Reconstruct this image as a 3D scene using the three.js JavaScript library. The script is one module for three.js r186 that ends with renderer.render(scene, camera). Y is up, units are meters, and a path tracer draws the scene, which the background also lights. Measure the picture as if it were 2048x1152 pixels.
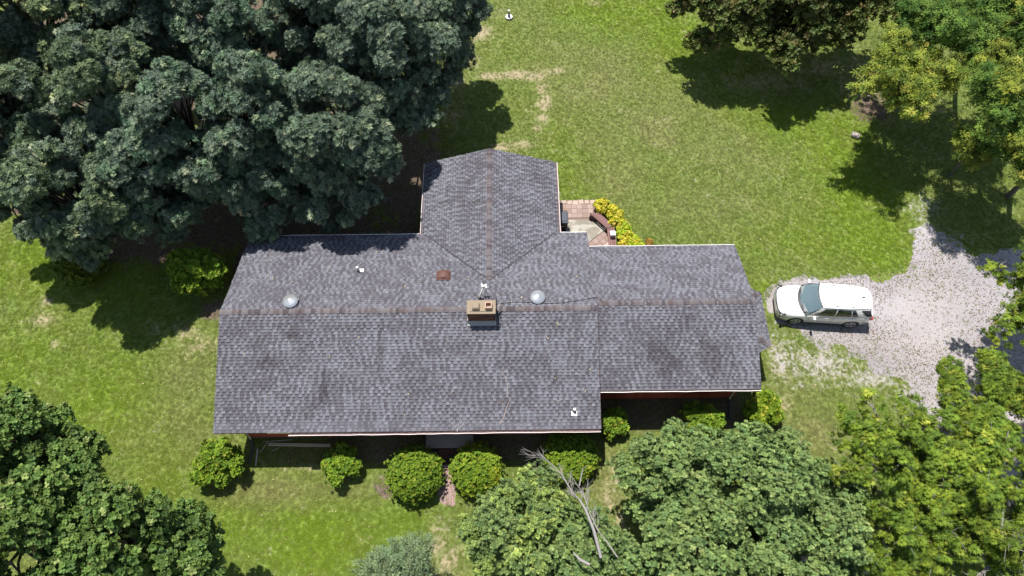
import * as THREE from 'three';
import { mergeGeometries, mergeVertices, toCreasedNormals } from 'three/addons/utils/BufferGeometryUtils.js';
import { RoundedBoxGeometry } from 'three/addons/geometries/RoundedBoxGeometry.js';
import { Brush, Evaluator, SUBTRACTION } from 'three-bvh-csg';

// ---------------------------------------------------------------- camera, sky, sun, exposure
const scene = new THREE.Scene();
const renderer = new THREE.WebGLRenderer({ antialias: true });
renderer.toneMapping = THREE.LinearToneMapping;
renderer.toneMappingExposure = 1.75;
renderer.shadowMap.enabled = true;
const camera = new THREE.PerspectiveCamera(44.17, 16 / 9, 0.5, 900);
{
  const pitch = 1.0842, yaw = 0.0065, roll = 0.0057;           // a drone 31 m up, looking 62 degrees down
  const right = new THREE.Vector3(Math.cos(yaw), 0, Math.sin(yaw));
  const ahead = new THREE.Vector3(Math.sin(yaw), 0, -Math.cos(yaw));
  const look = ahead.clone().multiplyScalar(Math.cos(pitch)).add(new THREE.Vector3(0, -Math.sin(pitch), 0));
  const up = ahead.clone().multiplyScalar(Math.sin(pitch)).add(new THREE.Vector3(0, Math.cos(pitch), 0));
  camera.up.copy(up.multiplyScalar(Math.cos(roll)).add(right.multiplyScalar(Math.sin(roll))));
  camera.position.set(0, 30.917, 0);
  camera.lookAt(look.add(camera.position));
}
scene.add(camera);
const sunDir = new THREE.Vector3(-0.155, 1, -0.30).normalize();
const skyTex = (() => {                                           // a hazy summer sky: deeper blue overhead, pale at the horizon, thin cloud, a soft glow round the sun
  const w = 512, h = 256, d = new Float32Array(w * h * 4), hash = (x, y) => { const s = Math.sin(x * 127.1 + y * 311.7) * 43758.5453; return s - Math.floor(s); };
  const sm = (t) => t * t * (3 - 2 * t), n2 = (x, y) => { const i = Math.floor(x), j = Math.floor(y), a = sm(x - i), b = sm(y - j); return (hash(i, j) * (1 - a) + hash(i + 1, j) * a) * (1 - b) + (hash(i, j + 1) * (1 - a) + hash(i + 1, j + 1) * a) * b; };
  for (let j = 0; j < h; j++) for (let i = 0; i < w; i++) {
    const el = ((j + .5) / h - .5) * Math.PI, az = ((i + .5) / w - .5) * 2 * Math.PI, y = Math.sin(el), x = Math.cos(el) * Math.cos(az), z = Math.cos(el) * Math.sin(az), o = (j * w + i) * 4;
    const t = Math.pow(Math.max(0, y), .55), s = Math.max(0, x * sunDir.x + y * sunDir.y + z * sunDir.z), glow = .9 * Math.pow(s, 60) + .25 * Math.pow(s, 8);
    const q = Math.max(y, .12), u = x / q * 1.3 + 40, v = z / q * 1.3 + 40, c = Math.max(0, n2(u, v) * .55 + n2(u * 2.1, v * 2.1) * .3 + n2(u * 4.3, v * 4.3) * .15 - .5) * 2.2 * Math.min(1, Math.max(0, y) * 4);
    const base = [1.04 + (.40 - 1.04) * t, 1.10 + (.62 - 1.10) * t, 1.16 + (1.04 - 1.16) * t], air = y < 0 ? [.5, .52, .46] : base.map((e) => e + (1.5 - e) * Math.min(.8, c) + glow);
    d[o] = air[0]; d[o + 1] = air[1]; d[o + 2] = air[2]; d[o + 3] = 1;
  }
  const tex = new THREE.DataTexture(d, w, h, THREE.RGBAFormat, THREE.FloatType); tex.mapping = THREE.EquirectangularReflectionMapping; tex.magFilter = THREE.LinearFilter; tex.minFilter = THREE.LinearFilter; tex.needsUpdate = true; return tex;
})();
scene.background = skyTex; scene.environment = skyTex;
scene.environmentIntensity = 0.29; scene.backgroundIntensity = 0.29;
const sun = new THREE.DirectionalLight(new THREE.Color(1, 0.955, 0.87), 4.4);
sun.name = 'sun'; sun.position.copy(sunDir).multiplyScalar(80).add(new THREE.Vector3(0, 0, -18));
sun.target.position.set(0, 0, -18); sun.castShadow = true; sun.shadow.radius = 1;
Object.assign(sun.shadow.camera, { left: -45, right: 45, top: 45, bottom: -45, near: 1, far: 200 });
sun.shadow.mapSize.set(4096, 4096);
scene.add(sun, sun.target);

// ---------------------------------------------------------------- helpers
const V3 = (x, y, z) => new THREE.Vector3(x, y, z);
const RGB = (r, g, b) => new THREE.Color().setRGB(r, g, b);
function rng(seed) { let a = seed >>> 0; return () => { a = (a + 0x6D2B79F5) | 0; let t = Math.imul(a ^ (a >>> 15), 1 | a); t = (t + Math.imul(t ^ (t >>> 7), 61 | t)) ^ t; return ((t ^ (t >>> 14)) >>> 0) / 4294967296; }; }
const NP = new Float32Array(65536); { const r = rng(77); for (let i = 0; i < 65536; i++) NP[i] = r(); }
function vnoise(x, y) {
  const xi = Math.floor(x), yi = Math.floor(y); let fx = x - xi, fy = y - yi;
  fx = fx * fx * (3 - 2 * fx); fy = fy * fy * (3 - 2 * fy);
  const a = (xi & 255), b = ((xi + 1) & 255), c = (yi & 255) << 8, d = ((yi + 1) & 255) << 8;
  const p = NP[a + c], q = NP[b + c], r = NP[a + d], s = NP[b + d];
  return p + (q - p) * fx + (r - p) * fy + (p - q - r + s) * fx * fy;
}
function fbm(x, y, o = 4) { let s = 0, a = 0.5, t = 0; for (let i = 0; i < o; i++) { s += a * vnoise(x, y); t += a; x = x * 2.03 + 17.3; y = y * 2.03 + 5.7; a *= 0.5; } return s / t; }
const clamp01 = (v) => v < 0 ? 0 : v > 1 ? 1 : v;
const sstep = (a, b, v) => { const t = clamp01((v - a) / (b - a)); return t * t * (3 - 2 * t); };
const taken = new Map();
function numbered(name) { const n = taken.get(name) ?? 0; taken.set(name, n + 1); return n ? name + '_' + String(n).padStart(3, '0') : name; }
function shade(o) { o.traverse((m) => { if (m.isMesh) { m.castShadow = true; m.receiveShadow = true; } }); return o; }
function thing(name, label, category, [x, y, z] = [0, 0, 0], turn = 0, group) {
  const o = new THREE.Group(); o.name = numbered(name); o.position.set(x, y, z); o.rotation.y = turn;
  o.userData = { label, category }; if (group) o.userData.group = group;
  scene.add(o); return o;
}
function part(name, geo, mat, parent) {
  const g = Array.isArray(geo) ? merge(geo) : geo;
  const m = new THREE.Mesh(g, mat); m.name = name; m.castShadow = m.receiveShadow = true; parent.add(m); return m;
}
function solo(name, label, category, geo, mat, group) {
  const m = part(numbered(name), geo, mat, scene); m.userData = { label, category }; if (group) m.userData.group = group; return m;
}
function struct(name, geo, mat) { const m = part(numbered(name), geo, mat, scene); m.userData = { kind: 'structure' }; return m; }
function clean(g) { g = g.index ? g.toNonIndexed() : g; for (const k of Object.keys(g.attributes)) if (!['position', 'normal', 'uv'].includes(k)) g.deleteAttribute(k); if (!g.attributes.uv) g.setAttribute('uv', new THREE.BufferAttribute(new Float32Array(g.attributes.position.count * 2), 2)); if (!g.attributes.normal) g.computeVertexNormals(); g.morphAttributes = {}; return g; }
function merge(list) { return list.length === 1 ? list[0] : mergeGeometries(list.map(clean), false); }
function box(w, h, d, x = 0, y = 0, z = 0, ry = 0, rz = 0, rx = 0) { const g = new THREE.BoxGeometry(w, h, d); if (rx || ry || rz) g.applyMatrix4(new THREE.Matrix4().makeRotationFromEuler(new THREE.Euler(rx, ry, rz))); return g.translate(x, y, z); }
function rbox(w, h, d, r, x = 0, y = 0, z = 0, ry = 0) { const g = new RoundedBoxGeometry(w, h, d, 2, r); if (ry) g.rotateY(ry); return g.translate(x, y, z); }
function cyl(r0, r1, h, x = 0, y = 0, z = 0, n = 12) { return new THREE.CylinderGeometry(r1, r0, h, n).translate(x, y + h / 2, z); }
function tube(pts, radii, sides = 5) {                            // a tapered tube through points
  const P = pts.map((p) => p.isVector3 ? p : V3(...p)), n = P.length, pos = [], idx = [];
  let ref = V3(0.31, 0.2, 0.93).normalize();
  for (let i = 0; i < n; i++) {
    const t = P[Math.min(i + 1, n - 1)].clone().sub(P[Math.max(i - 1, 0)]).normalize();
    if (Math.abs(t.dot(ref)) > 0.95) ref = V3(0.9, 0.3, -0.2).normalize();
    const a = t.clone().cross(ref).normalize(), b = t.clone().cross(a), r = Array.isArray(radii) ? radii[i] : radii;
    for (let k = 0; k < sides; k++) { const w = k / sides * Math.PI * 2, c = Math.cos(w) * r, s = Math.sin(w) * r; pos.push(P[i].x + a.x * c + b.x * s, P[i].y + a.y * c + b.y * s, P[i].z + a.z * c + b.z * s); }
    if (i) for (let k = 0; k < sides; k++) { const p = (i - 1) * sides + k, q = (i - 1) * sides + (k + 1) % sides; idx.push(p, q, p + sides, q, q + sides, p + sides); }
  }
  for (const [base, flip] of [[0, 1], [(n - 1) * sides, 0]]) for (let k = 1; k < sides - 1; k++) flip ? idx.push(base, base + k + 1, base + k) : idx.push(base, base + k, base + k + 1);
  const g = new THREE.BufferGeometry(); g.setAttribute('position', new THREE.Float32BufferAttribute(pos, 3)); g.setIndex(idx);
  g.computeVertexNormals(); return clean(g);
}
function prism(poly, y0, y1) {                                     // a ground polygon [x, z] raised to a slab
  const s = new THREE.Shape(poly.map(([x, z]) => new THREE.Vector2(x, -z)));
  return new THREE.ExtrudeGeometry(s, { depth: y1 - y0, bevelEnabled: false }).rotateX(-Math.PI / 2).translate(0, y0, 0);
}
function polys(list) {                                             // flat polygons given as lists of points, fanned
  const pos = []; for (const f of list) for (let i = 1; i < f.length - 1; i++) pos.push(...f[0], ...f[i], ...f[i + 1]);
  const g = new THREE.BufferGeometry(); g.setAttribute('position', new THREE.Float32BufferAttribute(pos, 3)); g.computeVertexNormals(); return clean(g);
}
function dataTex(w, h, fill, srgb = true, repeat) {
  const d = new Uint8Array(w * h * 4); fill(d, w, h);
  const t = new THREE.DataTexture(d, w, h, THREE.RGBAFormat); t.magFilter = THREE.LinearFilter; t.minFilter = THREE.LinearMipmapLinearFilter; t.generateMipmaps = true;
  if (srgb) t.colorSpace = THREE.SRGBColorSpace; if (repeat) { t.wrapS = t.wrapT = THREE.RepeatWrapping; t.repeat.set(...repeat); }
  t.needsUpdate = true; return t;
}
const toS = (v) => { v = clamp01(v); return 255 * (v <= 0.0031308 ? v * 12.92 : 1.055 * Math.pow(v, 1 / 2.4) - 0.055); };
const std = (r, g, b, rough = 0.8, more = {}) => new THREE.MeshStandardMaterial({ color: RGB(r, g, b), roughness: rough, ...more });
const phys = (r, g, b, rough, more) => new THREE.MeshPhysicalMaterial({ color: RGB(r, g, b), roughness: rough, ...more });

// ---------------------------------------------------------------- ground: lawn, drive, beds
const HX = [-11.65, 3.3], drivePts = [[12.75, -15.9], [13.4, -16.5], [15.3, -16.7], [17.4, -16.75], [19.7, -17.0], [20.4, -18.2], [20.8, -19.5], [21.7, -20.3], [22.4, -19.3], [23.4, -18.2], [26, -18.2], [32, -18.6], [40, -19], [40, 6], [27, 6], [22.5, -2.5], [20.6, -6.2], [19.5, -8.3], [18.7, -9.8], [18.2, -11.0], [17.0, -12.0], [15.9, -12.9], [14.7, -13.25], [13.8, -13.8], [12.75, -14.3], [12.35, -15.1]];
function inPoly(p, x, z) { let c = false; for (let i = 0, j = p.length - 1; i < p.length; j = i++) { const [xi, zi] = p[i], [xj, zj] = p[j]; if ((zi > z) !== (zj > z) && x < (xj - xi) * (z - zi) / (zj - zi) + xi) c = !c; } return c; }
function edgeDist(p, x, z) { let m = 1e9; for (let i = 0, j = p.length - 1; i < p.length; j = i++) { const [ax, az] = p[j], [bx, bz] = p[i], dx = bx - ax, dz = bz - az, t = clamp01(((x - ax) * dx + (z - az) * dz) / (dx * dx + dz * dz)); m = Math.min(m, Math.hypot(x - ax - dx * t, z - az - dz * t)); } return m; }
const blob = (list) => (x, z) => { let s = 0; for (const [cx, cz, rx, rz, k = 1] of list) { const a = (x - cx) / rx, b = (z - cz) / rz, d = a * a + b * b; if (d < 6) s = Math.max(s, k * Math.exp(-d)); } return s; };
const lush = blob([[7.5, -36, 4, 2.6], [10, -33.5, 2.2, 3.5], [13, -29, 2.5, 2.5, .7], [15.6, -26.8, 2.6, 1.6], [18.6, -25.4, 2.4, 2.6], [18.6, -21, 2.2, 3], [18.7, -18.6, 1.8, 1.6], [15, -18.9, 4, 1.6, .6], [-24, -18, 3, 2.2], [-19.5, -16.9, 3, 1.6, .9], [-23, -12.5, 3, 3, .9], [-19, -11.3, 2.6, 3.4, .75], [-15, -7.2, 2, 2, .6], [-11.8, -5.2, 1.6, 1.4, .7], [-8.2, -4.6, 2.6, 1.5, 1], [-5.2, -5.1, 1.6, 1.2, .8], [2.6, -24.5, 1.2, 4, .35], [12.5, -15.9, 1.3, .9, .7]]);
const dull = blob([[5.4, -30, 3.4, 3.2, .8], [8, -26.2, 3.6, 2.6, .8], [11.8, -24.4, 2.4, 2.4, .7], [10, -20.8, 4.4, 1.5, .7], [6.2, -23.6, 2, 2, .8], [-15.2, -11, 2.2, 2.4, .7], [-14, -9, 1.6, 1.4, .8], [-9.8, -6.6, 3.6, .8, 1], [13.8, -9.4, 2.2, 1.8, .9], [-3, -30, 1.4, 3, .5], [4.2, -7, .8, 1.4, .8]]);
const dirt = blob([[-.9, -30.4, 1, .35], [.4, -30.45, 1, .32, 1.1], [1.6, -30.3, .7, .4], [2.8, -30.8, .8, .25, .7], [1.95, -29.4, .35, .6, .8], [2.15, -28.3, .42, .7, 1.1], [2.0, -27.2, .4, .5, .9], [1.6, -26.5, .4, .4, .6], [-.4, -25.1, .6, .35, 1], [.7, -25.3, .8, .35, .8], [-1.6, -34, .9, .9, .8], [-2.2, -32, .5, 1.2, .7], [-2.8, -30, .5, 1, .7], [-3, -27.5, .7, .7, .6], [-4.6, -25.3, .6, .4, .6], [-22.6, -15.9, .32, .28, 1], [-22.5, -14.9, .8, .5, .75], [-21.6, -13.6, .3, .3, .7], [-17, -14.4, .7, .5, .7], [-15.6, -14.25, .6, .45, .7], [-14.7, -13.4, 1, .5, .6], [-3.2, -4.4, .5, .7, .9], [-2.6, -3.7, .7, .7, .9], [4.1, -6.1, .3, .9, .8], [4.5, -7.4, .3, .7, .7], [4.4, -5, .35, .7, .8], [11.8, -6.9, .7, .7, .9], [12.4, -8.4, .6, .6, .6], [14.4, -12.3, 1.8, .9, .62], [16.2, -11.9, 1.6, .9, .6], [12.7, -12.2, .8, 1.2, .6], [12.2, -10.4, .7, .6, .6], [18.4, -30.6, 2, .6, .6], [22, -29.5, 3, 2, .7], [14.5, -29.6, 3, 1.2, .6], [2.9, -30.9, .3, .3, .4], [5.4, -36.5, .8, .4, .6], [-8.8, -7.6, 1, .14, .8], [-6.4, -4.5, .3, .2, .5]]);
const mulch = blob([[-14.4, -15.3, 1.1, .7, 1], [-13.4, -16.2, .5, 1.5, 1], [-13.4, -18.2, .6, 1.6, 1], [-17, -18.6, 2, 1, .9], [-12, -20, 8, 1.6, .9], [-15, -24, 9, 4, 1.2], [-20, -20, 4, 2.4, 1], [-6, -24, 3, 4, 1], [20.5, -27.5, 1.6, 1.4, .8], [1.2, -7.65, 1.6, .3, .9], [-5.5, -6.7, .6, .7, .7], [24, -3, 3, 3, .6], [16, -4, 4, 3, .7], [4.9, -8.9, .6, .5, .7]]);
const sparse = blob([[14.6, -12.2, 2.2, 1.1, 1], [16.6, -11.6, 1.7, .9, 1], [12.9, -12.4, .9, 1.3, .9], [13.2, -11.2, .8, .5, .6], [15.4, -11.2, 1.6, .5, .7], [18, -10.6, 1, 1, .8], [12.5, -13.6, .5, .5, .6], [21.4, -20.8, 1.5, 1, .8], [22.8, -18.9, 1.2, .8, .7], [20, -17.1, .7, .6, .6]]);
const underEave = (x, z) => Math.max(sstep(-11.2, -10.2, x) * sstep(3.9, 3.4, x) * sstep(-7.5, -8.0, z) * sstep(-9.6, -9.3, z), sstep(3.2, 3.6, x) * sstep(10.6, 10.2, x) * sstep(-8.9, -9.4, z) * sstep(-11.2, -10.9, z));
function groundAt(x, z) {                                          // [grass, dirt, mulch, gravel] shares of what lies on the ground
  const n = fbm(x * 1.7 + 9, z * 1.7, 4) - 0.5, n2 = fbm(x * 6, z * 6 + 40, 2) - 0.5, n3 = vnoise(x * 19, z * 19) - .5;
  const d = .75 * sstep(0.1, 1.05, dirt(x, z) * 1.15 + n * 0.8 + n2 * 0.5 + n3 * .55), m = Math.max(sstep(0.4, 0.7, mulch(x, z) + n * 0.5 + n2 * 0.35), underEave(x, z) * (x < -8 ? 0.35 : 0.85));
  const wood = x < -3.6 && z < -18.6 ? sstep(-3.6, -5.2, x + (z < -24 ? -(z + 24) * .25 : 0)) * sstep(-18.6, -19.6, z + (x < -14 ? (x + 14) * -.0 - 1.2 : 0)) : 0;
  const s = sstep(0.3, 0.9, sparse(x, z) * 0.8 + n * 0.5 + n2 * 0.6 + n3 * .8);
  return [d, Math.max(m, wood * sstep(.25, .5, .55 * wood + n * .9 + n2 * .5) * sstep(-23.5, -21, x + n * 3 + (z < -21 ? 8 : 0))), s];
}
const LX0 = -36, LX1 = 36, LZ0 = -43, LZ1 = 5;
const lawnMap = dataTex(1536, 1024, (D, w, h) => {
  const r = rng(5);
  for (let j = 0, o = 0; j < h; j++) for (let i = 0; i < w; i++, o += 4) {
    const x = LX0 + (i + .5) / w * (LX1 - LX0), z = LZ1 - (j + .5) / h * (LZ1 - LZ0);
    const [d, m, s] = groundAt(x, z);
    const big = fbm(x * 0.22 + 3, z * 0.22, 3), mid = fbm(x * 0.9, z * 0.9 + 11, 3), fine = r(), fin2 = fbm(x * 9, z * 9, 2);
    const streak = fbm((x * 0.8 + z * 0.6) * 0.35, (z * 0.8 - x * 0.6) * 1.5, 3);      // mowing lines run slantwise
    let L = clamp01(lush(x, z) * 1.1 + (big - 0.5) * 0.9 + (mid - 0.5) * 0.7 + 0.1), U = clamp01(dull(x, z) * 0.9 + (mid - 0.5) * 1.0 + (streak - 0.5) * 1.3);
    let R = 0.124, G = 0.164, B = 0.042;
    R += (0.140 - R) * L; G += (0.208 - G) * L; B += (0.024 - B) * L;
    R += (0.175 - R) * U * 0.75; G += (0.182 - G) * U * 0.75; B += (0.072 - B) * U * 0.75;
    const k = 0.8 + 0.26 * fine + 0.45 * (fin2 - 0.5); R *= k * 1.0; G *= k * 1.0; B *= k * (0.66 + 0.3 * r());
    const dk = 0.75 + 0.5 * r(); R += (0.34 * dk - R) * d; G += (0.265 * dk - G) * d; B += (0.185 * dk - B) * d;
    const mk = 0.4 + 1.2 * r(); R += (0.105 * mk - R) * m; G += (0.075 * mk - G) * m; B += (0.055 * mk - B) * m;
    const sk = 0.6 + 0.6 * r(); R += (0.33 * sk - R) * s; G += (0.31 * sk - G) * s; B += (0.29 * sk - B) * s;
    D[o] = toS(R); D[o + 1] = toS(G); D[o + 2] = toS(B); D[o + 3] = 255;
  }
});
{
  const g = new THREE.PlaneGeometry(LX1 - LX0, LZ1 - LZ0).rotateX(-Math.PI / 2).translate((LX0 + LX1) / 2, 0, (LZ0 + LZ1) / 2);
  // a DataTexture's first row is at v = 0; the sheet's v = 0 edge is the one nearest the viewer, z = LZ1
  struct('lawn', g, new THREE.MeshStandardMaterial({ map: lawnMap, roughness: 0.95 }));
  const far = dataTex(256, 256, (D, w, h) => { const r = rng(9); for (let o = 0, p = 0; o < w * h * 4; o += 4, p++) { const k = 0.55 + 0.8 * r(); D[o] = toS(.12 * k); D[o + 1] = toS(.165 * k); D[o + 2] = toS(.04 * k); D[o + 3] = 255; } }, true, [60, 60]);
  struct('ground', new THREE.PlaneGeometry(900, 900).rotateX(-Math.PI / 2).translate(0, -0.012, -20), new THREE.MeshStandardMaterial({ map: far, roughness: 0.95 }));
}
const gravelMat = (() => {
  const t = dataTex(1024, 1024, (D, w, h) => {
    const r = rng(21);
    for (let j = 0, o = 0; j < h; j++) for (let i = 0; i < w; i++, o += 4) {
      const n = fbm(i / 128, j / 128, 3), rut = fbm(i / 400 + 7, j / 60, 3), s = r(), k = 0.78 + 0.32 * s + 0.3 * (n - 0.5) + .3 * (rut - .5) - (s < 0.07 ? 0.35 : 0);
      const warm = fbm(i / 200 + 50, j / 200, 3);
      D[o] = toS((0.300 + .025 * warm) * k); D[o + 1] = toS(0.287 * k); D[o + 2] = toS((0.318 - .04 * warm) * k); D[o + 3] = 255;
    }
  }, true, [1 / 26, 1 / 26]);
  return new THREE.MeshStandardMaterial({ map: t, roughness: 0.95 });
})();
{
  const pts = [], n = drivePts.length;                             // the edge of the gravel frays
  for (let i = 0; i < n; i++) { const [ax, az] = drivePts[i], [bx, bz] = drivePts[(i + 1) % n], L = Math.hypot(bx - ax, bz - az), k = Math.max(1, Math.round(L / 0.16)); for (let j = 0; j < k; j++) { const t = j / k, x = ax + (bx - ax) * t, z = az + (bz - az) * t, e = (fbm(x * 1.6, z * 1.6, 4) - 0.5) * 1.3 + (fbm(x * 9, z * 9, 2) - .5) * .35, nx = (bz - az) / L, nz = -(bx - ax) / L; pts.push([x + nx * e, z + nz * e]); } }
  const s = new THREE.Shape(pts.map(([x, z]) => new THREE.Vector2(x, -z)));
  struct('driveway', new THREE.ShapeGeometry(s).rotateX(-Math.PI / 2).translate(0, 0.004, 0), gravelMat);
}
{
  const pts = [], L = [[-3.2, -7.58], [-3.25, -7.0], [-3.2, -6.4], [-3.0, -5.95], [-2.5, -5.9], [-2.35, -6.4], [-2.42, -7.0], [-2.45, -7.58]]; // mulch path down from the front steps
  for (let i = 0; i < L.length; i++) { const [ax, az] = L[i], [bx, bz] = L[(i + 1) % L.length]; for (let k = 0; k < 5; k++) { const x = ax + (bx - ax) * k / 5, z = az + (bz - az) * k / 5; pts.push([x + (fbm(x * 6, z * 6, 2) - .5) * .3, z + (fbm(x * 6 + 9, z * 6, 2) - .5) * .2]); } }
  const t = dataTex(128, 256, (D, w, h) => { const r = rng(88); for (let o = 0; o < w * h * 4; o += 4) { const k = .35 + 1.0 * r(); D[o] = toS(.30 * k); D[o + 1] = toS(.205 * k); D[o + 2] = toS(.185 * k); D[o + 3] = 255; } }, true, [.4, .2]);
  struct('front_path', new THREE.ShapeGeometry(new THREE.Shape(pts.map(([x, z]) => new THREE.Vector2(x, -z)))).rotateX(-Math.PI / 2).translate(0, .004, 0), new THREE.MeshStandardMaterial({ map: t, roughness: .95 }));
}

// ---------------------------------------------------------------- the house
const house = thing('ranch_house', 'low red ranch house with grey shingled gable roofs and brick chimney', 'house');
const K = 0.3364, SL = Math.hypot(1, K), CA = 1 / SL, SA = K / SL;
const M = { xL: -12.16, xR: 3.65, zF: -8.445, zB: -17.87, e: 2.6 }; M.zR = (M.zF + M.zB) / 2; M.r = M.e + K * (M.zF - M.zB) / 2;
const W = { xL: 3.65, xR: 10.44, zF: -10.03, zB: -16.98, e: 2.76 }; W.zR = (W.zF + W.zB) / 2; W.r = W.e + K * (W.zF - W.zB) / 2;
const R = { xL: -4.127, xR: 2.322, zB: -22.1, zF: -14.75, e: 2.542 }; R.xR0 = (R.xL + R.xR) / 2; R.r = R.e + K * (R.xR - R.xL) / 2;
const mat = {
  deck: std(.10, .07, .055, .9), fascia: std(.13, .085, .08, .7), siding: std(.40, .085, .045, .65), sidingB: std(.36, .075, .040, .7), sidingC: std(.43, .095, .052, .65),
  wallBack: std(.12, .04, .03, .9), gutter: std(.66, .56, .56, .5), gutterW: std(.74, .72, .72, .45), cream: std(.62, .55, .40, .6), litter: std(.12, .085, .08, 1), found: std(.16, .10, .08, .95),
  glass: phys(.02, .025, .03, .06, { clearcoat: 1 }), white: std(.75, .74, .72, .5), silver: std(.52, .53, .55, .3, { metalness: .7 }), black: std(.012, .012, .013, .6), concrete: std(.30, .265, .225, .92), brick: std(.115, .048, .030, .9), brickB: std(.085, .036, .024, .9), brickC: std(.15, .068, .042, .9), mortar: std(.24, .19, .138, .95), clay: std(.42, .13, .05, .8), lead: std(.34, .34, .335, .7), rust: std(.105, .045, .036, .7), wood: std(.16, .07, .06, .7),
};
const stain = (() => {                                             // dark weathered runs on the shingles, seen as patches in the photograph
  const f = blob([[-7.7, -9.9, .22, .9, 1], [-8.2, -9.2, .35, .5, .8], [-10.6, -11.8, .35, .5, .9], [-10, -11.1, .5, .4, .8], [-5.4, -11.5, .16, .9, 1], [-9, -12.2, .5, .35, .9], [-4, -9.8, .12, .7, .7], [-2.3, -11.5, .6, .4, .5], [-.4, -11, .9, .5, .4], [8.4, -11.5, .9, .9, 1], [6.6, -11.4, 1.0, .9, 1], [7.6, -12.7, .5, .4, .8], [8.7, -10.7, 1, .5, .7], [4.9, -12.4, .5, .4, .6], [-1.9, -20.4, .7, .12, 1], [-2.8, -19.5, .8, .14, 1], [-1.5, -19.1, .7, .14, 1], [-11.6, -10, .3, .5, .6], [-6.6, -12.4, .5, .3, .6], [1.9, -10.4, .9, .7, .5], [3, -9.6, .6, .6, .5]]);
  return (x, z) => sstep(.25, .8, f(x, z) * .85 + (fbm(x * 2.2, z * 1.2, 4) - .5) * 1.1 + (fbm(x * 7, z * 3, 2) - .5) * .4);
})();
function slopeMesh(parent, P, seed, opt = {}) {
  // P: eave corner o, unit u along the eave, unit v up the slope, length, rise along the slope
  const n = P.u.clone().cross(P.v).normalize(), at = (a, b, c) => P.o.clone().addScaledVector(P.u, a).addScaledVector(P.v, b).addScaledVector(n, c);
  const deck = (P.outline ?? [[0, 0], [P.len, 0], [P.len, P.run], [0, P.run]]);
  const top = deck.map(([a, b]) => at(a, b, -.004).toArray()), bot = deck.map(([a, b]) => at(a, b, -.11).toArray()), faces = [top, bot.slice().reverse()];
  deck.forEach((_, i) => { const j = (i + 1) % deck.length; faces.push([bot[i], bot[j], top[j], top[i]]); });
  const roof = part('roof', polys(faces), mat.deck, parent);
  const r = rng(seed), E_ = 0.128, rows = Math.ceil(P.run / E_), pos = [], col = [], singles = [];
  for (let i = 0; i < rows; i++) {
    let a = -0.008 - r() * 0.2; const v0 = i * E_ - (i ? 0 : .012), v1 = Math.min((i + 1) * E_ + .012, P.run);
    let tooth = r() < 0.5;
    while (a < P.len) {
      const w = tooth ? 0.10 + r() * 0.09 : 0.07 + r() * 0.10, a0 = Math.max(a, -.008), a1 = Math.min(a + w, P.len + .008); a += w; tooth = !tooth;
      if (a1 - a0 < .015) continue;
      const am = (a0 + a1) / 2; if (P.keep && !P.keep(am, v0)) continue;
      const c = at(am, v0, 0), mix = fbm(c.x * 1.5 + seed, (c.z * 1.6 + c.y * 2) * 1.5, 3) - .5 + (vnoise(am * 2.2 + i * 7.7, i * 3.1) - .5) * .3;
      const tone = clamp01(.5 + mix * .75 + (r() - .5) * .42 + (tooth ? .17 : -.13)), st = stain(c.x, c.z);
      // four granule blends: charcoal, brown-grey, mid grey, pale blue-grey
      const base = tone < .3 ? [.076, .071, .087] : tone < .52 ? [.092, .087, .106] : tone < .76 ? [.118, .118, .141] : [.140, .143, .170];
      const k = (.9 + r() * .2) * (1 - .38 * st), C = [base[0] * k * (1 + .04 * st), base[1] * k, base[2] * k * (1 - .03 * st)], t = tooth ? .030 : .010, t1 = .002;
      if (opt.single && singles.length < opt.single && i < 5) { singles.push([am, v0, a1 - a0, t, tone, v1 - v0]); continue; }
      const vb = tooth ? v0 + .112 : v0 + .082, D = C.map((e) => e * (tooth ? .62 : .5));      // lower layer: printed dark band; teeth: painted-in shadow of the course above
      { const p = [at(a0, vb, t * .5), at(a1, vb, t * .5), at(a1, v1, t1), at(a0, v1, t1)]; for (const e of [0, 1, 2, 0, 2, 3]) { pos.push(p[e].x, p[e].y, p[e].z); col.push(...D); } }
      const p = [at(a0, v0, t), at(a1, v0, t), at(a1, vb, t * .5), at(a0, vb, t * .5), at(a0, v0, -.003), at(a1, v0, -.003)];
      for (const q of [[0, 1, 2], [0, 2, 3], [4, 5, 1], [4, 1, 0], [4, 0, 3], [5, 2, 1]]) for (const e of q) { pos.push(p[e].x, p[e].y, p[e].z); col.push(...C); }
    }
  }
  const g = new THREE.BufferGeometry(); g.setAttribute('position', new THREE.Float32BufferAttribute(pos, 3)); g.setAttribute('color', new THREE.Float32BufferAttribute(col, 3)); g.computeVertexNormals();
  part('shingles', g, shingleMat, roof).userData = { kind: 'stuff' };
  const B = new THREE.Matrix4().makeBasis(P.u, P.v, n);
  for (const [am, v0, w, t, tone, h] of singles) {
    const m = part('shingle', t > .01 ? shingleGeo.tooth : shingleGeo.low, shingleTones[Math.min(7, Math.floor(tone * 8))], roof);
    m.quaternion.setFromRotationMatrix(B); m.position.copy(at(am, v0, 0)); m.scale.set(w, h, 1);
  }
  return roof;
}
const shingleMat = new THREE.MeshStandardMaterial({ vertexColors: true, roughness: .93 });
const shingleTones = [0, 1, 2, 3, 4, 5, 6, 7].map((i) => { const b = i < 2 ? [.076, .071, .087] : i < 4 ? [.092, .087, .106] : i < 6 ? [.118, .118, .141] : [.140, .143, .170], k = i % 2 ? 1.08 : .92; return std(b[0] * k, b[1] * k, b[2] * k, .93); });
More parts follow.
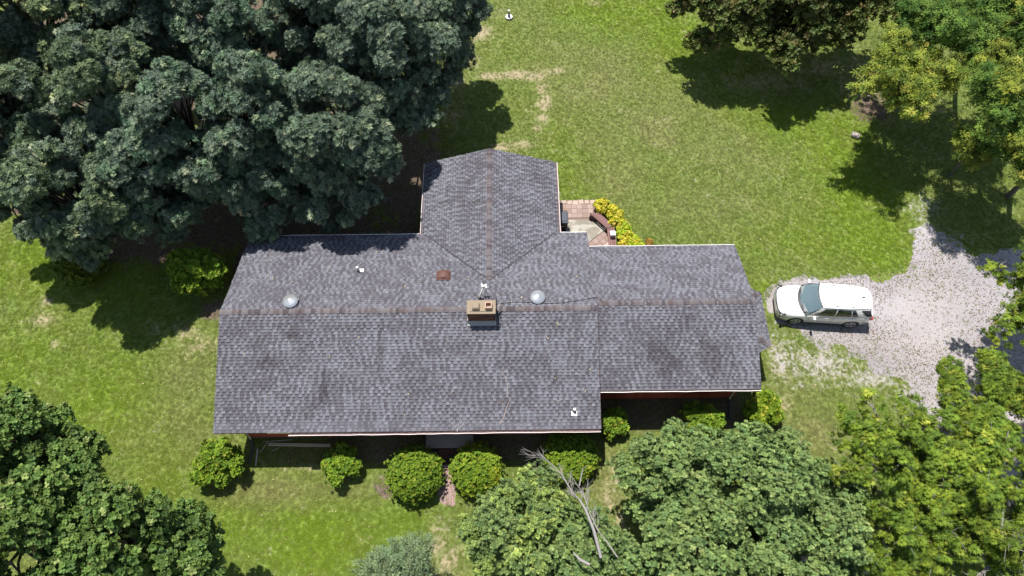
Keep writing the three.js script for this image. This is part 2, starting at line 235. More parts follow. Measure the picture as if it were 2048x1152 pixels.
const wedge = (t) => { const p = [[-.5, 0, t], [.5, 0, t], [.5, 1, .002], [-.5, 1, .002], [-.5, 0, -.003], [.5, 0, -.003]]; return polys([[p[0], p[1], p[2], p[3]], [p[4], p[5], p[1], p[0]], [p[4], p[0], p[3]], [p[5], p[2], p[1]]]); };
const shingleGeo = { tooth: wedge(.030), low: wedge(.009) };
const capTones = [[.082, .066, .071], [.110, .093, .098], [.060, .048, .054], [.128, .114, .121], [.092, .069, .071], [.118, .104, .111]].map((c) => std(...c, .93));
function caps(parent, from, to, half, drop, seed, skip) {          // ridge caps, each one folded over the ridge and lapping the one before
  const dir = to.clone().sub(from), L = dir.length(); dir.normalize();
  const side = dir.clone().cross(V3(0, 1, 0)).normalize(), n = Math.round(L / .132), r = rng(seed), step = L / n;
  const ring = (d, lift) => { const o = []; for (const s of [-1, -.45, 0, .45, 1]) o.push(V3(d, lift - Math.abs(s) * half * drop * (Math.abs(s) < .5 ? .82 : 1), s * half)); return o; };
  const mk = (lift) => { const A = ring(-.070, lift), B = ring(.078, lift - .022), f = []; for (let i = 0; i < 4; i++) f.push([A[i], A[i + 1], B[i + 1], B[i]].map((p) => p.toArray()), [A[i], A[i].clone().setY(A[i].y - .02), A[i + 1].clone().setY(A[i + 1].y - .02), A[i + 1]].map((p) => p.toArray())); for (const i of [0, 4]) f.push([A[i], B[i], B[i].clone().setY(B[i].y - .02), A[i].clone().setY(A[i].y - .02)].map((p) => p.toArray())); return polys(f); };
  const geos = [mk(.034), mk(.040), mk(.046)];
  const up = side.clone().cross(dir), basis = new THREE.Matrix4().makeBasis(dir, up, side);
  for (let i = 0; i < n; i++) {
    const p = from.clone().addScaledVector(dir, (i + .5) * step); if (skip && skip(p)) continue;
    const m = part('ridge_cap', geos[Math.floor(r() * 3)], capTones[Math.floor(Math.pow(r(), .8) * 6)], parent);
    m.position.copy(p); m.quaternion.setFromRotationMatrix(basis); m.rotateX((r() - .5) * .02);
  }
}
const run = (half) => half * SL;
const X = V3(1, 0, 0), nX = V3(-1, 0, 0);
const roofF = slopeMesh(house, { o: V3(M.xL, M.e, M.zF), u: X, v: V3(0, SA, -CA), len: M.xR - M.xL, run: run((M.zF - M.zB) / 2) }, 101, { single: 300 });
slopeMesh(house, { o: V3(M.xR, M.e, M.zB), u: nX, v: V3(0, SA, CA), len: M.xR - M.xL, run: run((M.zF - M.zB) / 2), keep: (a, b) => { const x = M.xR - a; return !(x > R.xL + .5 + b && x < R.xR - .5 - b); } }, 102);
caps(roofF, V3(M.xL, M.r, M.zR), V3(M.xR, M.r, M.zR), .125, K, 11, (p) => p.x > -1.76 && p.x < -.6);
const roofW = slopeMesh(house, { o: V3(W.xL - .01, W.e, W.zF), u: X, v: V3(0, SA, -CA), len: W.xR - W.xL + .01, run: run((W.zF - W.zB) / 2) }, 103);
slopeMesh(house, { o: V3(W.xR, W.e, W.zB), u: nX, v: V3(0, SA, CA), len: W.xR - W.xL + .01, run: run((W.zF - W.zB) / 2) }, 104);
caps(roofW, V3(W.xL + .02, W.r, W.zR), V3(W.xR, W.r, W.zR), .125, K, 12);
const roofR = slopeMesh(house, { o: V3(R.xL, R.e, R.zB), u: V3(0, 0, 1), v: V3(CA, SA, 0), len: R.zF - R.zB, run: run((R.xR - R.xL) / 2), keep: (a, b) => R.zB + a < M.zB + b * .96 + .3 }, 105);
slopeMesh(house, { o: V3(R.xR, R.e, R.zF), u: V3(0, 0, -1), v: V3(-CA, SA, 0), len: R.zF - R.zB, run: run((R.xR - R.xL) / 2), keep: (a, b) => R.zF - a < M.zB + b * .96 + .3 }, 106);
caps(roofR, V3(R.xR0, R.r, R.zB), V3(R.xR0, R.r, R.zF - .05), .125, K, 13);
for (const s of [-1, 1]) {                                         // the cut line of each valley where the rear wing meets the main slope
  const a = V3(s < 0 ? R.xL + .172 : R.xR - .172, M.e + .034, M.zB), b = V3(R.xR0, R.r + .034, M.zB + (R.xR - R.xL) / 2 - .172), d = b.clone().sub(a).normalize(), n = V3(d.z, 0, -d.x).normalize().multiplyScalar(.035);
  part('valley', polys([[a.clone().add(n), b.clone().add(n), b.clone().sub(n), a.clone().sub(n)].map((p) => p.toArray())]), std(.042, .039, .047, .95), house);
}
{ // the small hipped roof over the bay window in the right-hand gable
  const h = 2.33, t = 2.80, A = V3(10.1, h, -11.45), B = V3(11.36, h, -12.12), C = V3(11.36, h, -14.72), D = V3(10.1, h, -15.39), P = V3(10.1, t, -12.75), Q = V3(10.1, t, -14.1);
  const facet = (a, b, top, seed) => {                             // an eave a-b and the line it climbs to
    const u = b.clone().sub(a), len = u.length(); u.normalize(); const n = u.clone().cross(top[0].clone().sub(a)).normalize(), v = n.clone().cross(u);
    const out = [[0, 0], [len, 0], ...top.map((p) => [p.clone().sub(a).dot(u), p.clone().sub(a).dot(v)])], runV = Math.max(...out.map((q) => q[1]));
    return slopeMesh(house, { o: a, u, v, len, run: runV, outline: out, keep: (x, y) => inPoly(out, x, y + .03) }, seed);
  };
  const f = facet(B, C, [Q, P], 107); facet(A, B, [P], 108); facet(C, D, [Q], 109);
  caps(f, B, P, .12, .25, 14); caps(f, C, Q, .12, .25, 15);
  part('wall', prism([[10.1, -11.75], [11.05, -12.3], [11.05, -14.55], [10.1, -15.1]], .45, 2.32), mat.siding, house);
  const w = part('window', box(.03, 1.1, 1.9, 11.066, 1.55, -13.42), mat.glass, house); part('frame', [box(.05, .07, 2.04, 11.075, 2.13, -13.42), box(.06, .07, 2.04, 11.08, .97, -13.42), box(.05, 1.1, .07, 11.075, 1.55, -12.44), box(.05, 1.1, .07, 11.075, 1.55, -14.4), box(.05, 1.1, .05, 11.075, 1.55, -13.42)], mat.cream, w);
}
// walls with their boards
function gableWall(x0, x1, z0, z1, e, k) {                         // a house body whose ridge runs along x
  const zc = (z0 + z1) / 2, s = new THREE.Shape([[-z0, 0], [-z1, 0], [-z1, e], [-zc, e + k * (z0 - z1) / 2], [-z0, e]].map(([a, b]) => new THREE.Vector2(a, b)));
  return new THREE.ExtrudeGeometry(s, { depth: x1 - x0, bevelEnabled: false }).rotateY(Math.PI / 2).translate(x0, 0, 0);
}
const wallM = part('wall', gableWall(-11.65, 3.28, -9.0, -17.32, 2.62, K), mat.wallBack, house);
const wallW = part('wall', gableWall(3.3, 10.1, -10.58, -16.45, 2.76, K), mat.wallBack, house);
const wallR = part('wall', (() => { const s = new THREE.Shape([[-3.62, 0], [1.82, 0], [1.82, 2.54], [-.9, 2.54 + K * 2.72], [-3.62, 2.54]].map(([a, b]) => new THREE.Vector2(a, b))); return new THREE.ExtrudeGeometry(s, { depth: 5, bevelEnabled: false }).translate(0, 0, -21.6); })(), mat.wallBack, house);
const sidings = [mat.siding, mat.sidingB, mat.sidingC];
{
  const r = rng(31), lap = new THREE.BoxGeometry(1, .205, .018), strip = new THREE.BoxGeometry(.195, 1, .02), skirt = new THREE.BoxGeometry(1, .16, .03);
  const boardsH = (wall, x0, z0, x1, z1, top) => {                 // clapboards along a wall from (x0, z0) to (x1, z1), outside on the right hand
    const L = Math.hypot(x1 - x0, z1 - z0), turn = Math.atan2(-(z1 - z0), x1 - x0), nx = Math.sin(turn), nz = Math.cos(turn);
    const f = part('foundation', skirt, mat.found, wall); f.scale.x = L; f.position.set((x0 + x1) / 2 + nx * .012, .08, (z0 + z1) / 2 + nz * .012); f.rotation.y = turn;
    for (let y = .16; y < top - .05; y += .188) { const m = part('siding_board', lap, sidings[Math.floor(r() * 3)], wall); m.scale.x = L; m.position.set((x0 + x1) / 2 + nx * .016, y + .1, (z0 + z1) / 2 + nz * .016); m.rotation.set(-.045, turn, 0, 'YXZ'); }
  };
  const boardsV = (wall, x0, z0, x1, z1, top) => {                 // upright boards
    const L = Math.hypot(x1 - x0, z1 - z0), n = Math.round(L / .2), turn = Math.atan2(-(z1 - z0), x1 - x0), nx = Math.sin(turn), nz = Math.cos(turn);
    for (let i = 0; i < n; i++) { const t = (i + .5) / n, h = (typeof top === 'function' ? top(t) : top) - .12, m = part('siding_board', strip, sidings[Math.floor(r() * 3)], wall); m.scale.y = h; m.position.set(x0 + (x1 - x0) * t + nx * .014, .12 + h / 2, z0 + (z1 - z0) * t + nz * .014); m.rotation.y = turn; }
  };
  boardsH(wallM, -11.65, -9.0, 3.28, -9.0, 2.6); boardsH(wallM, -11.65, -17.32, -11.65, -9.0, 2.6); boardsH(wallM, 3.28, -9.0, 3.28, -10.55, 2.6);
  boardsV(wallW, 3.34, -10.58, 10.1, -10.58, 2.74); boardsV(wallW, 10.1, -10.58, 10.1, -16.45, (t) => 2.76 + K * 5.87 / 2 * (1 - Math.abs(t * 2 - 1)) - .02); boardsV(wallW, 10.1, -16.45, 3.34, -16.45, 2.74);
  boardsH(wallR, 1.82, -17.4, 1.82, -21.6, 2.5); boardsH(wallR, 1.82, -21.6, -3.62, -21.6, 2.5); boardsH(wallR, -3.62, -21.6, -3.62, -17.4, 2.5);
}
// openings on the front
function windowAt(x, y, z, w, h) { const g = part('window', box(w, h, .03, x, y, z + .035), mat.glass, house); part('frame', [box(w + .16, .08, .06, x, y + h / 2 + .04, z + .045), box(w + .16, .06, .09, x, y - h / 2 - .03, z + .055), box(.08, h, .06, x - w / 2 - .04, y, z + .045), box(.08, h, .06, x + w / 2 + .04, y, z + .045), box(w, .04, .05, x, y, z + .046)], mat.cream, g); return g; }
for (const x of [-9.7, -6.2, .6]) windowAt(x, 1.55, -9.0, 1.3, 1.15);
windowAt(6.45, 1.75, -10.58, .9, .75);
part('window_hood', box(1.02, .035, .16, 6.47, 2.3, -10.47, 0, 0, .2), mat.cream, house);
{ const d = part('door', box(.95, 2.02, .05, -2.75, 1.43, -8.965), std(.20, .05, .04, .5), house); part('handle', cyl(.025, .025, .07, -2.4, 1.38, -8.93, 8), mat.silver, d); part('frame', [box(.1, 2.1, .07, -3.28, 1.46, -8.96), box(.1, 2.1, .07, -2.22, 1.46, -8.96), box(1.16, .1, .07, -2.75, 2.5, -8.96)], mat.white, d); }
// fascia, rakes, gutters, downspouts
part('fascia', [box(M.xR - M.xL, .15, .024, (M.xL + M.xR) / 2, M.e - .075, M.zF - .016), box(M.xR - M.xL, .15, .024, (M.xL + M.xR) / 2, M.e - .075, M.zB + .016)], mat.fascia, house);
part('fascia', box(.95, .12, .02, -9.5, M.e - .07, M.zF + .012), mat.cream, house).userData.label = 'bare cream strip of eave board where the gutter is missing';
part('fascia', [box(W.xR - W.xL, .15, .024, (W.xL + W.xR) / 2 + .015, W.e - .075, W.zF - .016), box(W.xR - W.xL, .15, .024, (W.xL + W.xR) / 2 + .015, W.e - .075, W.zB + .016)], mat.fascia, house);
function rake(a, b) { const d = b.clone().sub(a), L = d.length(), g = new THREE.BoxGeometry(.026, .16, L), m = part('rake_board', g, mat.fascia, house); m.position.copy(a.clone().add(b).multiplyScalar(.5)); m.lookAt(b); return m; }
for (const [x, o] of [[M.xL - .014, 0], [M.xR + .014, 0]]) { rake(V3(x, M.e - .13, M.zF), V3(x, M.r - .13, M.zR)); rake(V3(x, M.e - .13, M.zB), V3(x, M.r - .13, M.zR)); }
rake(V3(W.xR + .014, W.e - .13, W.zF), V3(W.xR + .014, W.r - .13, W.zR)); rake(V3(W.xR + .014, W.e - .13, W.zB), V3(W.xR + .014, W.r - .13, W.zR));
rake(V3(R.xL, R.e - .13, R.zB - .014), V3(R.xR0, R.r - .13, R.zB - .014)); rake(V3(R.xR, R.e - .13, R.zB - .014), V3(R.xR0, R.r - .13, R.zB - .014));
function gutter(a, b, out, m, wide = .115, sagAt, sag = 0) {      // an open trough with litter in it, from a to b, its lip towards out
  const L = a.distanceTo(b), n = Math.max(1, Math.round(L / .5)), d = b.clone().sub(a), faces = [], lit = [];
  const sec = [[0, 0], [0, -.10], [wide * .8, -.10], [wide, -.02], [wide, 0], [wide + .022, 0], [wide + .022, -.014], [wide * .86, -.112], [-.004, -.112]];
  const r = rng(Math.round(L * 1000)), P = [];
  for (let i = 0; i <= n; i++) { const t = i / n, dy = -sag * Math.exp(-Math.pow((t - (sagAt ?? .5)) / .25, 2)) + (r() - .5) * .012, dw = (r() - .5) * .02; P.push(sec.map(([o, y]) => a.clone().addScaledVector(d, t).addScaledVector(out, o + (o > .02 ? dw : 0)).add(V3(0, y + dy, 0)).toArray())); }
  for (let i = 0; i < n; i++) { for (let k = 0; k < sec.length; k++) { const l = (k + 1) % sec.length; faces.push([P[i][k], P[i + 1][k], P[i + 1][l], P[i][l]]); } lit.push([1, 2].map((k) => P[i][k]).concat([2, 1].map((k) => P[i + 1][k])).map((p) => [p[0], p[1] + .045, p[2]])); }
  const g = part('gutter', polys(faces), m, house); part('leaf_litter', polys(lit), mat.litter, g).userData = { kind: 'stuff' }; return g;
}
gutter(V3(-9.1, M.e - .02, M.zF + .005), V3(M.xR, M.e - .02, M.zF + .005), V3(0, 0, 1), mat.gutter, .115, .25, .03);
gutter(V3(W.xL + .05, W.e - .02, W.zF + .005), V3(W.xR, W.e - .02, W.zF + .005), V3(0, 0, 1), mat.gutterW, .075);
gutter(V3(M.xL, M.e - .02, M.zB - .005), V3(R.xL - .12, M.e - .02, M.zB - .005), V3(0, 0, -1), mat.gutterW, .05);
gutter(V3(R.xR + .12, M.e - .02, M.zB - .005), V3(M.xR, M.e - .02, M.zB - .005), V3(0, 0, -1), mat.gutterW, .05);
gutter(V3(W.xL + .05, W.e - .02, W.zB - .005), V3(W.xR, W.e - .02, W.zB - .005), V3(0, 0, -1), mat.gutterW, .06);
gutter(V3(R.xL - .005, R.e - .02, M.zB - .02), V3(R.xL - .005, R.e - .02, R.zB), V3(-1, 0, 0), mat.gutter, .06);
gutter(V3(R.xR + .005, R.e - .02, R.zB), V3(R.xR + .005, R.e - .02, M.zB - .02), V3(1, 0, 0), mat.gutter, .095);
part('downspout', tube([[-11.4, 2.5, -8.55], [-11.42, 2.3, -8.78], [-11.44, 1.9, -8.9], [-11.45, .55, -8.9], [-11.44, .3, -8.82]], .042, 6), mat.cream, house);
part('downspout', tube([[9.75, 2.66, -10.1], [9.82, 2.5, -10.35], [9.86, 2.2, -10.5], [9.86, .5, -10.5], [9.84, .28, -10.42]], .042, 6), mat.cream, house);
part('downspout', tube([[2.9, 2.5, -8.4], [2.9, 2.3, -8.7], [2.9, 2.1, -8.92], [2.9, .3, -8.92]], .042, 6), mat.cream, house);
// chimney
{
  const base = V3(-1.18, 0, -12.9), w = 1.13, d = .58, y0 = 3.85, y1 = 4.84, bricks = [[], [], []], r = rng(8);
  const ch = part('chimney', box(w - .03, y1 - y0, d - .03, base.x, (y0 + y1) / 2, base.z), mat.mortar, house);
  for (let y = y0, k = 0; y < y1 - .02; y += .076, k++) {
    for (const [len, ax] of [[w, 0], [d, 1]]) for (const s of [-1, 1]) for (let a = -len / 2 + (k % 2 ? .11 : 0) - .11; a < len / 2; a += .213) {
      const a0 = Math.max(a + .005, -len / 2), a1 = Math.min(a + .208, len / 2); if (a1 - a0 < .03) continue; const L = a1 - a0, c = (a0 + a1) / 2, t = .028;
      bricks[Math.floor(r() * 3)].push(ax ? box(t, .066, L, base.x + s * (w / 2 - t / 2 + .002), y + .036, base.z + c) : box(L, .066, t, base.x + c, y + .036, base.z + s * (d / 2 - t / 2)));
    }
  }
  bricks.forEach((b, i) => { part('bricks', b, [mat.brick, mat.brickB, mat.brickC][i], ch).userData = { kind: 'stuff' }; });
  part('crown', [rbox(w + .05, .07, d + .05, .02, base.x, y1 + .035, base.z), rbox(w - .2, .05, d - .14, .02, base.x, y1 + .08, base.z)], mat.mortar, ch);
  part('capped_flue', [rbox(.31, .17, .31, .04, base.x - .22, y1 + .15, base.z + .02), rbox(.24, .05, .24, .02, base.x - .22, y1 + .25, base.z + .02)], mat.mortar, ch);
  const fx = base.x + .3, fz = base.z + .02, fy = y1 + .16, q = .135, t = .03;
  part('flue', [box(2 * q, .26, t, fx, fy, fz - q + t / 2), box(2 * q, .26, t, fx, fy, fz + q - t / 2), box(t, .26, 2 * q - 2 * t, fx - q + t / 2, fy, fz), box(t, .26, 2 * q - 2 * t, fx + q - t / 2, fy, fz)], std(.50, .32, .25, .85), ch);
  part('flue_lining', box(.2, .02, .2, fx, y1 + .09, fz), mat.clay, ch);
  part('flashing', [box(w + .06, .2, .02, base.x, 4.12, base.z + d / 2 + .02), box(w + .06, .02, .12, base.x, 4.025, base.z + d / 2 + .08, 0, 0, .325), box(.02, .16, d + .04, base.x - w / 2 - .015, 4.2, base.z), box(.02, .16, d + .04, base.x + w / 2 + .015, 4.2, base.z)], mat.lead, ch);
}
// vents on the roof
const roofY = (z) => M.r - K * Math.abs(z - M.zR);
function domeVent(x, z) {
  const y = roofY(z), p = [[.0, .0], [.20, 0], [.2, .17], [.16, .17], [.16, .18], [.325, .165], [.33, .185], [.29, .215], [.22, .255], [.12, .285], [.09, .3], [.06, .312], [0, .315]].map(([a, b]) => new THREE.Vector2(a, b));
  const v = part('roof_vent', new THREE.LatheGeometry(p.slice(3), 28).translate(x, y, z), mat.silver, house); part('collar', cyl(.2, .2, .3, x, y - .13, z, 20), mat.lead, v); part('flashing', box(.55, .012, .5, x, y + .012, z, 0, 0, -Math.atan(K) * (z < M.zR ? 1 : -1)), mat.lead, v);
  return v;
}
domeVent(-9.28, -13.64).userData.label = 'round silver dome vent near the left end of the ridge'; domeVent(1.17, -13.70).userData.label = 'round silver dome vent right of the chimney';
{ // brown box vent
  const v = part('roof_vent', (() => { const g = new THREE.CylinderGeometry(.30, .40, .14, 4, 1).rotateY(Math.PI / 4).scale(1.08, 1, .98).translate(0, .09, 0); return g; })(), mat.rust, house);
  v.userData.label = 'rusty brown square vent with a round stepped lid';
  v.position.set(-2.91, roofY(-15.1) + .02, -15.1); v.rotation.x = -Math.atan(K);
  part('lid', new THREE.LatheGeometry([[.25, .13], [.25, .165], [.2, .18], [.19, .205], [.12, .225], [.11, .24], [0, .245]].map(([a, b]) => new THREE.Vector2(a, b)), 24), mat.rust, v);
  part('skirt', box(.6, .05, .56, 0, .02, 0), mat.rust, v);
}
for (const [x, z, h, side] of [[-6.72, -15.5, .36, 1], [2.58, -9.12, .26, 0]]) {
  const y = roofY(z), s = z < M.zR ? 1 : -1, v = part('vent_pipe', [cyl(.055, .055, h, x, y - .02, z, 12), cyl(.062, .062, .02, x, y + h - .03, z, 12)], std(.5, .5, .5, .6), house);
  part('flashing', box(side ? .2 : .24, .012, .2, x + (side ? .14 : 0), y + .025 - (side ? 0 : .03), z + (side ? -.02 : .1), 0, 0, -Math.atan(K) * s), mat.white, v); part('boot', cyl(.095, .062, .09, x, y - .01, z, 12), mat.black, v);
}
// front stoop and steps
{
  const st = thing('front_stoop', 'grey concrete stoop with dark brick steps below the front eave', 'stoop');
  part('slab', rbox(2.06, .12, .68, .015, -2.71, .36, -8.66), mat.concrete, st);
  part('base', box(1.98, .3, .62, -2.71, .15, -8.67), mat.brickB, st);
  const bg = [box(.19, .075, .2), box(.19, .075, .2)], bm = [mat.brick, mat.brickB, std(.06, .04, .035, .9)], r = rng(4);
  for (let k = 0; k < 2; k++) { const s = part('step', box(1.2, .2 - k * .1 - .004, .36, -2.75, (.2 - k * .1) / 2 - .002, -8.13 + k * .3), mat.found, st); for (let i = 0; i < 6; i++) for (let j = 0; j < 2; j++) { const b = part('brick', bg[0], bm[Math.floor(r() * 3)], s); b.position.set(-3.25 + i * .2, .2 - k * .1 + .028, -8.22 + k * .3 + j * .2 - (k ? 0 : .0)); b.scale.z = k ? .7 : .75; if (k) b.position.z -= .02; } }
  part('edging', box(1.3, .09, .05, -2.75, .045, -7.62), std(.45, .40, .36, .8), st);
}

// ---------------------------------------------------------------- patio
{
  const pat = struct('patio', prism([[1.84, -21.55], [4.62, -21.55], [4.62, -20.5], [5.45, -19.6], [5.45, -16.5], [1.84, -16.5]], .004, .018), std(.19, .13, .11, .95));
  const r = rng(61), tone = [[.285, .21, .185], [.26, .185, .16], [.31, .235, .205], [.235, .17, .145]].map((c) => std(...c, .92)), pale = [[.38, .30, .25], [.34, .27, .23], [.31, .24, .20]].map((c) => std(...c, .92));
  const tile = new RoundedBoxGeometry(.272, .03, .272, 1, .006), cob = new RoundedBoxGeometry(.3, .03, .24, 1, .02);
  for (let i = 0; i < 8; i++) for (let j = 0; j < 3; j++) { if (j === 0 && (i === 0 || i === 1 || i === 2) && r() < .55) continue; const m = part('paver', tile, tone[Math.floor(r() * 4)], pat); m.position.set(2.28 + i * .281, .03 + r() * .006, -21.12 + j * .281); m.rotation.y = (r() - .5) * .03; }
  for (let i = 0; i < 8; i++) { if (i === 1) continue; const m = part('paver', cob, pale[Math.floor(r() * 3)], pat); m.position.set(2.3 + i * .3, .028, -21.4 + (r() - .5) * .07); m.rotation.y = (r() - .5) * .5; m.scale.set(.8 + r() * .25, 1, .8 + r() * .4); }
  const dx = -.762, dz = .647, nx = .647, nz = .762;
  for (let i = 0; i < 7; i++) for (let j = 0; j < 2; j++) { const m = part('paver', tile, tone[Math.floor(r() * 4)], pat); m.position.set(5.02 + dx * (i * .281 + .1) + nx * (.16 + j * .281), .03 + r() * .005, -19.72 + dz * (i * .281 + .1) + nz * (.16 + j * .281)); m.rotation.y = Math.atan2(-dz, dx) + (r() - .5) * .03; }
  const cMap = dataTex(256, 256, (D, w, h) => { const q = rng(3); for (let j = 0, o = 0; j < h; j++) for (let i = 0; i < w; i++, o += 4) { const n = fbm(i / 40, j / 40, 4), b = sstep(.5, .62, fbm(i / 60 + 30, j / 60, 4)), k = .82 + .3 * (n - .5) + .16 * q(); D[o] = toS((.25 + .14 * b) * k); D[o + 1] = toS((.225 + .14 * b) * k); D[o + 2] = toS((.185 + .14 * b) * k); D[o + 3] = 255; } }, true, [.4, .4]);
  const conc = new THREE.MeshStandardMaterial({ map: cMap, roughness: .93 });
  part('slab', prism([[1.95, -20.28], [4.42, -20.28], [4.98, -19.72], [3.78, -18.7], [3.78, -17.2], [1.95, -17.2]], .019, .05), conc, pat);
  part('slab', prism([[5.38, -19.25], [5.38, -17.0], [3.86, -17.0], [3.86, -17.95]], .019, .045), std(.40, .30, .25, .93), pat);
  part('slab', prism([[2.35, -19.9], [2.92, -19.86], [2.95, -18.9], [2.35, -18.9]], .051, .075), std(.10, .10, .105, .9), pat).userData.label = 'dark slab that the wheeled bin stands on';
}
{ // angled garden bench, each plank by itself
  const b = thing('patio_bench', 'dark red slatted bench bending round the right edge of the patio', 'bench');
  const woods = [std(.165, .075, .072, .65), std(.14, .062, .06, .65), std(.19, .09, .085, .65)], A = V3(4.40, 0, -20.42), B = V3(5.16, 0, -19.55), C = V3(5.19, 0, -17.7);
  const seg = (p, q, k) => { const d = q.clone().sub(p), L = d.length(), turn = Math.atan2(-d.z, d.x); d.normalize(); const n = V3(-d.z, 0, d.x).multiplyScalar(-1);
    for (let i = 0; i < 4; i++) { const m = part('slat', new THREE.BoxGeometry(L + (i - 1.5) * -k, .035, .082), woods[(i * 2 + (k ? 1 : 0)) % 3], b); m.position.copy(p.clone().add(q).multiplyScalar(.5).addScaledVector(n, (i - 1.5) * .096)).setY(.44); m.rotation.y = turn; }
    for (const t of [.12, .88]) for (const s of [-1, 1]) { const m = part('leg', new THREE.BoxGeometry(.08, .42, .08), woods[1], b); m.position.copy(p.clone().lerp(q, t).addScaledVector(n, s * .12)).setY(.21); m.rotation.y = turn; } };
  seg(A, B, .14); seg(B, C, 0);
  part('end_block', box(.34, .4, .16, 4.32, .22, -20.32, -.3), std(.07, .035, .03, .8), b);
  const w = thing('planter_box', 'pale grey square planter box standing on the slatted bench', 'planter', [5.20, .458, -19.02]);
  part('body', rbox(.25, .27, .25, .02, 0, .135, 0), std(.40, .41, .42, .6), w); part('rim', rbox(.28, .035, .28, .012, 0, .272, 0), std(.48, .49, .50, .6), w);
}
{ // wheeled bin under the eave
  const b = thing('wheelie_bin', 'black wheeled rubbish bin with blue-black lid beside the rear wing wall', 'bin', [2.66, .075, -19.75]);
  const body = new THREE.CylinderGeometry(.41, .31, .92, 4, 1).rotateY(Math.PI / 4).scale(1, 1, 1.1).translate(0, .52, 0), dark = std(.014, .015, .018, .42), lid = phys(.030, .036, .055, .34, { clearcoat: .25 });
  part('body', toCreasedNormals(body, .5), dark, b);
  part('lid', [rbox(.62, .06, .70, .025, 0, 1.01, 0), rbox(.50, .05, .54, .022, 0, 1.045, .02), rbox(.40, .02, .1, .009, 0, 1.075, .16)], lid, b);
  part('handle', tube([[-.25, .96, -.36], [-.25, .97, -.43], [.25, .97, -.43], [.25, .96, -.36]], .018, 6), dark, b);
  part('label_plate', box(.2, .04, .006, .02, .74, .358, 0, 0, -.08), std(.5, .5, .5, .6), b);
  for (const s of [-1, 1]) part('wheel', new THREE.CylinderGeometry(.12, .12, .05, 16).rotateZ(Math.PI / 2).translate(s * .3, .12, -.33), mat.black, b);
  const k = thing('bucket', 'small black bucket under the rear wing eave above the wheeled bin', 'bucket', [2.42, .02, -21.05]);
  part('pail', new THREE.LatheGeometry([[.0, .01], [.14, .01], [.18, .36], [.195, .37], [.19, .38], [.165, .37], [.13, .05], [0, .05]].map(([a, c]) => new THREE.Vector2(a, c)), 20), mat.black, k); part('bail', tube([[-.18, .34, 0], [-.15, .25, .17], [0, .2, .22], [.15, .25, .17], [.18, .34, 0]], .008, 5), mat.black, k);
}
// ---------------------------------------------------------------- small things on the roof and about the house
{
  const a = thing('antenna_mount', 'white bent antenna arm bolted to the roof behind the chimney', 'antenna', [-1.28, roofY(-13.75), -13.75]);
  part('foot', [box(.14, .02, .2, 0, .02, 0, 0, 0, -.32), box(.06, .1, .06, 0, .07, 0)], mat.black, a); part('arm', tube([[0, .06, 0], [.02, .3, -.03], [.17, .62, -.24]], .032, 8), mat.white, a); part('head', [box(.22, .05, .06, .2, .65, -.28, .5), box(.06, .05, .16, .27, .65, -.24, .5), box(.05, .04, .14, .12, .64, -.31, .5)], mat.white, a); part('stay', [tube([[-.02, .1, 0], [-.22, .3, -.05]], .008), tube([[0, .1, 0], [.2, .04, .09]], .01)], mat.black, a);
  const c = thing('coax_cable', 'thin black cable running along the ridge from chimney to the right wing', 'cable');
  const pts = []; const r = rng(91); for (let i = 0; i <= 22; i++) { const x = -.58 + i * .2, z = -13.42 - .08 * Math.sin(i * .35) - (i > 8 ? (i - 8) * .017 : 0) + (r() - .5) * .015; pts.push([x, roofY(z) + .035, z]); } pts.push([3.84, 4.06, -13.62]); pts.push([3.95, 3.96, -13.5]);
  part('wire', tube(pts, .011, 5), mat.black, c);
  const m = thing('cable_bundle', 'black pole and drooping cables strapped to the right side of chimney', 'cable');
  part('pole', tube([[-.57, 4.1, -13.1], [-.55, 5.22, -13.12]], .018, 6), mat.black, m); part('loop', tube([[-1.0, 4.9, -13.25], [-.93, 5.05, -13.32], [-.78, 5.05, -13.3], [-.7, 4.9, -13.2]], .014), mat.black, m);
  part('drop', [tube([[-.56, 4.4, -13.0], [-.5, 4.3, -12.98], [-.42, 4.22, -12.96], [-.34, 4.19, -12.9]], .016), tube([[-.56, 4.35, -12.9], [-.5, 4.16, -12.7], [-.45, 4.06, -12.55], [-.4, 3.98, -12.38]], .014)], mat.black, m);
  part('bracket', tube([[-.56, 4.55, -13.05], [-.42, 4.6, -13.16], [-.4, 4.68, -13.2]], .02), std(.5, .4, .36, .6), m);
}
const twigM = std(.33, .27, .25, .85), greyM = std(.42, .40, .38, .85);
const rf = (x, z, d = .03) => [x, roofY(z) + d, z];
solo('fallen_twig', 'long bare twig lying down the front roof slope above the gutter', 'twig', [tube([rf(-.38, -10.75), rf(-.2, -10.35), rf(-.13, -10.0), rf(-.15, -9.72)], [.006, .01, .012, .01]), tube([rf(-.02, -9.6), rf(-.2, -9.25), rf(-.28, -8.95), rf(-.5, -8.6, .04)], [.01, .017, .02, .018]), tube([rf(-.15, -9.72), rf(-.02, -9.6), rf(.05, -9.62)], [.01, .012, .006])], twigM);
solo('fallen_twig', 'short forked twig near the right end of the front slope', 'twig', [tube([rf(1.75, -9.55), rf(1.95, -9.5), rf(2.2, -9.58)], [.006, .011, .005]), tube([rf(1.95, -9.5), rf(2.1, -9.66)], [.009, .004])], twigM);
solo('fallen_twig', 'tangle of thin twigs caught on the gutter above the stoop', 'twig', [tube([rf(-2.6, -8.85), rf(-2.35, -8.62, .05), [-2.2, 2.62, -8.38], [-2.18, 2.45, -8.28]], [.006, .01, .012, .006]), tube([[-2.22, 2.64, -8.4], rf(-1.95, -8.65, .06), rf(-1.9, -8.85)], [.01, .008, .004]), tube([[-2.2, 2.64, -8.42], rf(-2.15, -8.7, .08), rf(-2.05, -8.95)], [.008, .006, .003])], std(.44, .38, .40, .85));
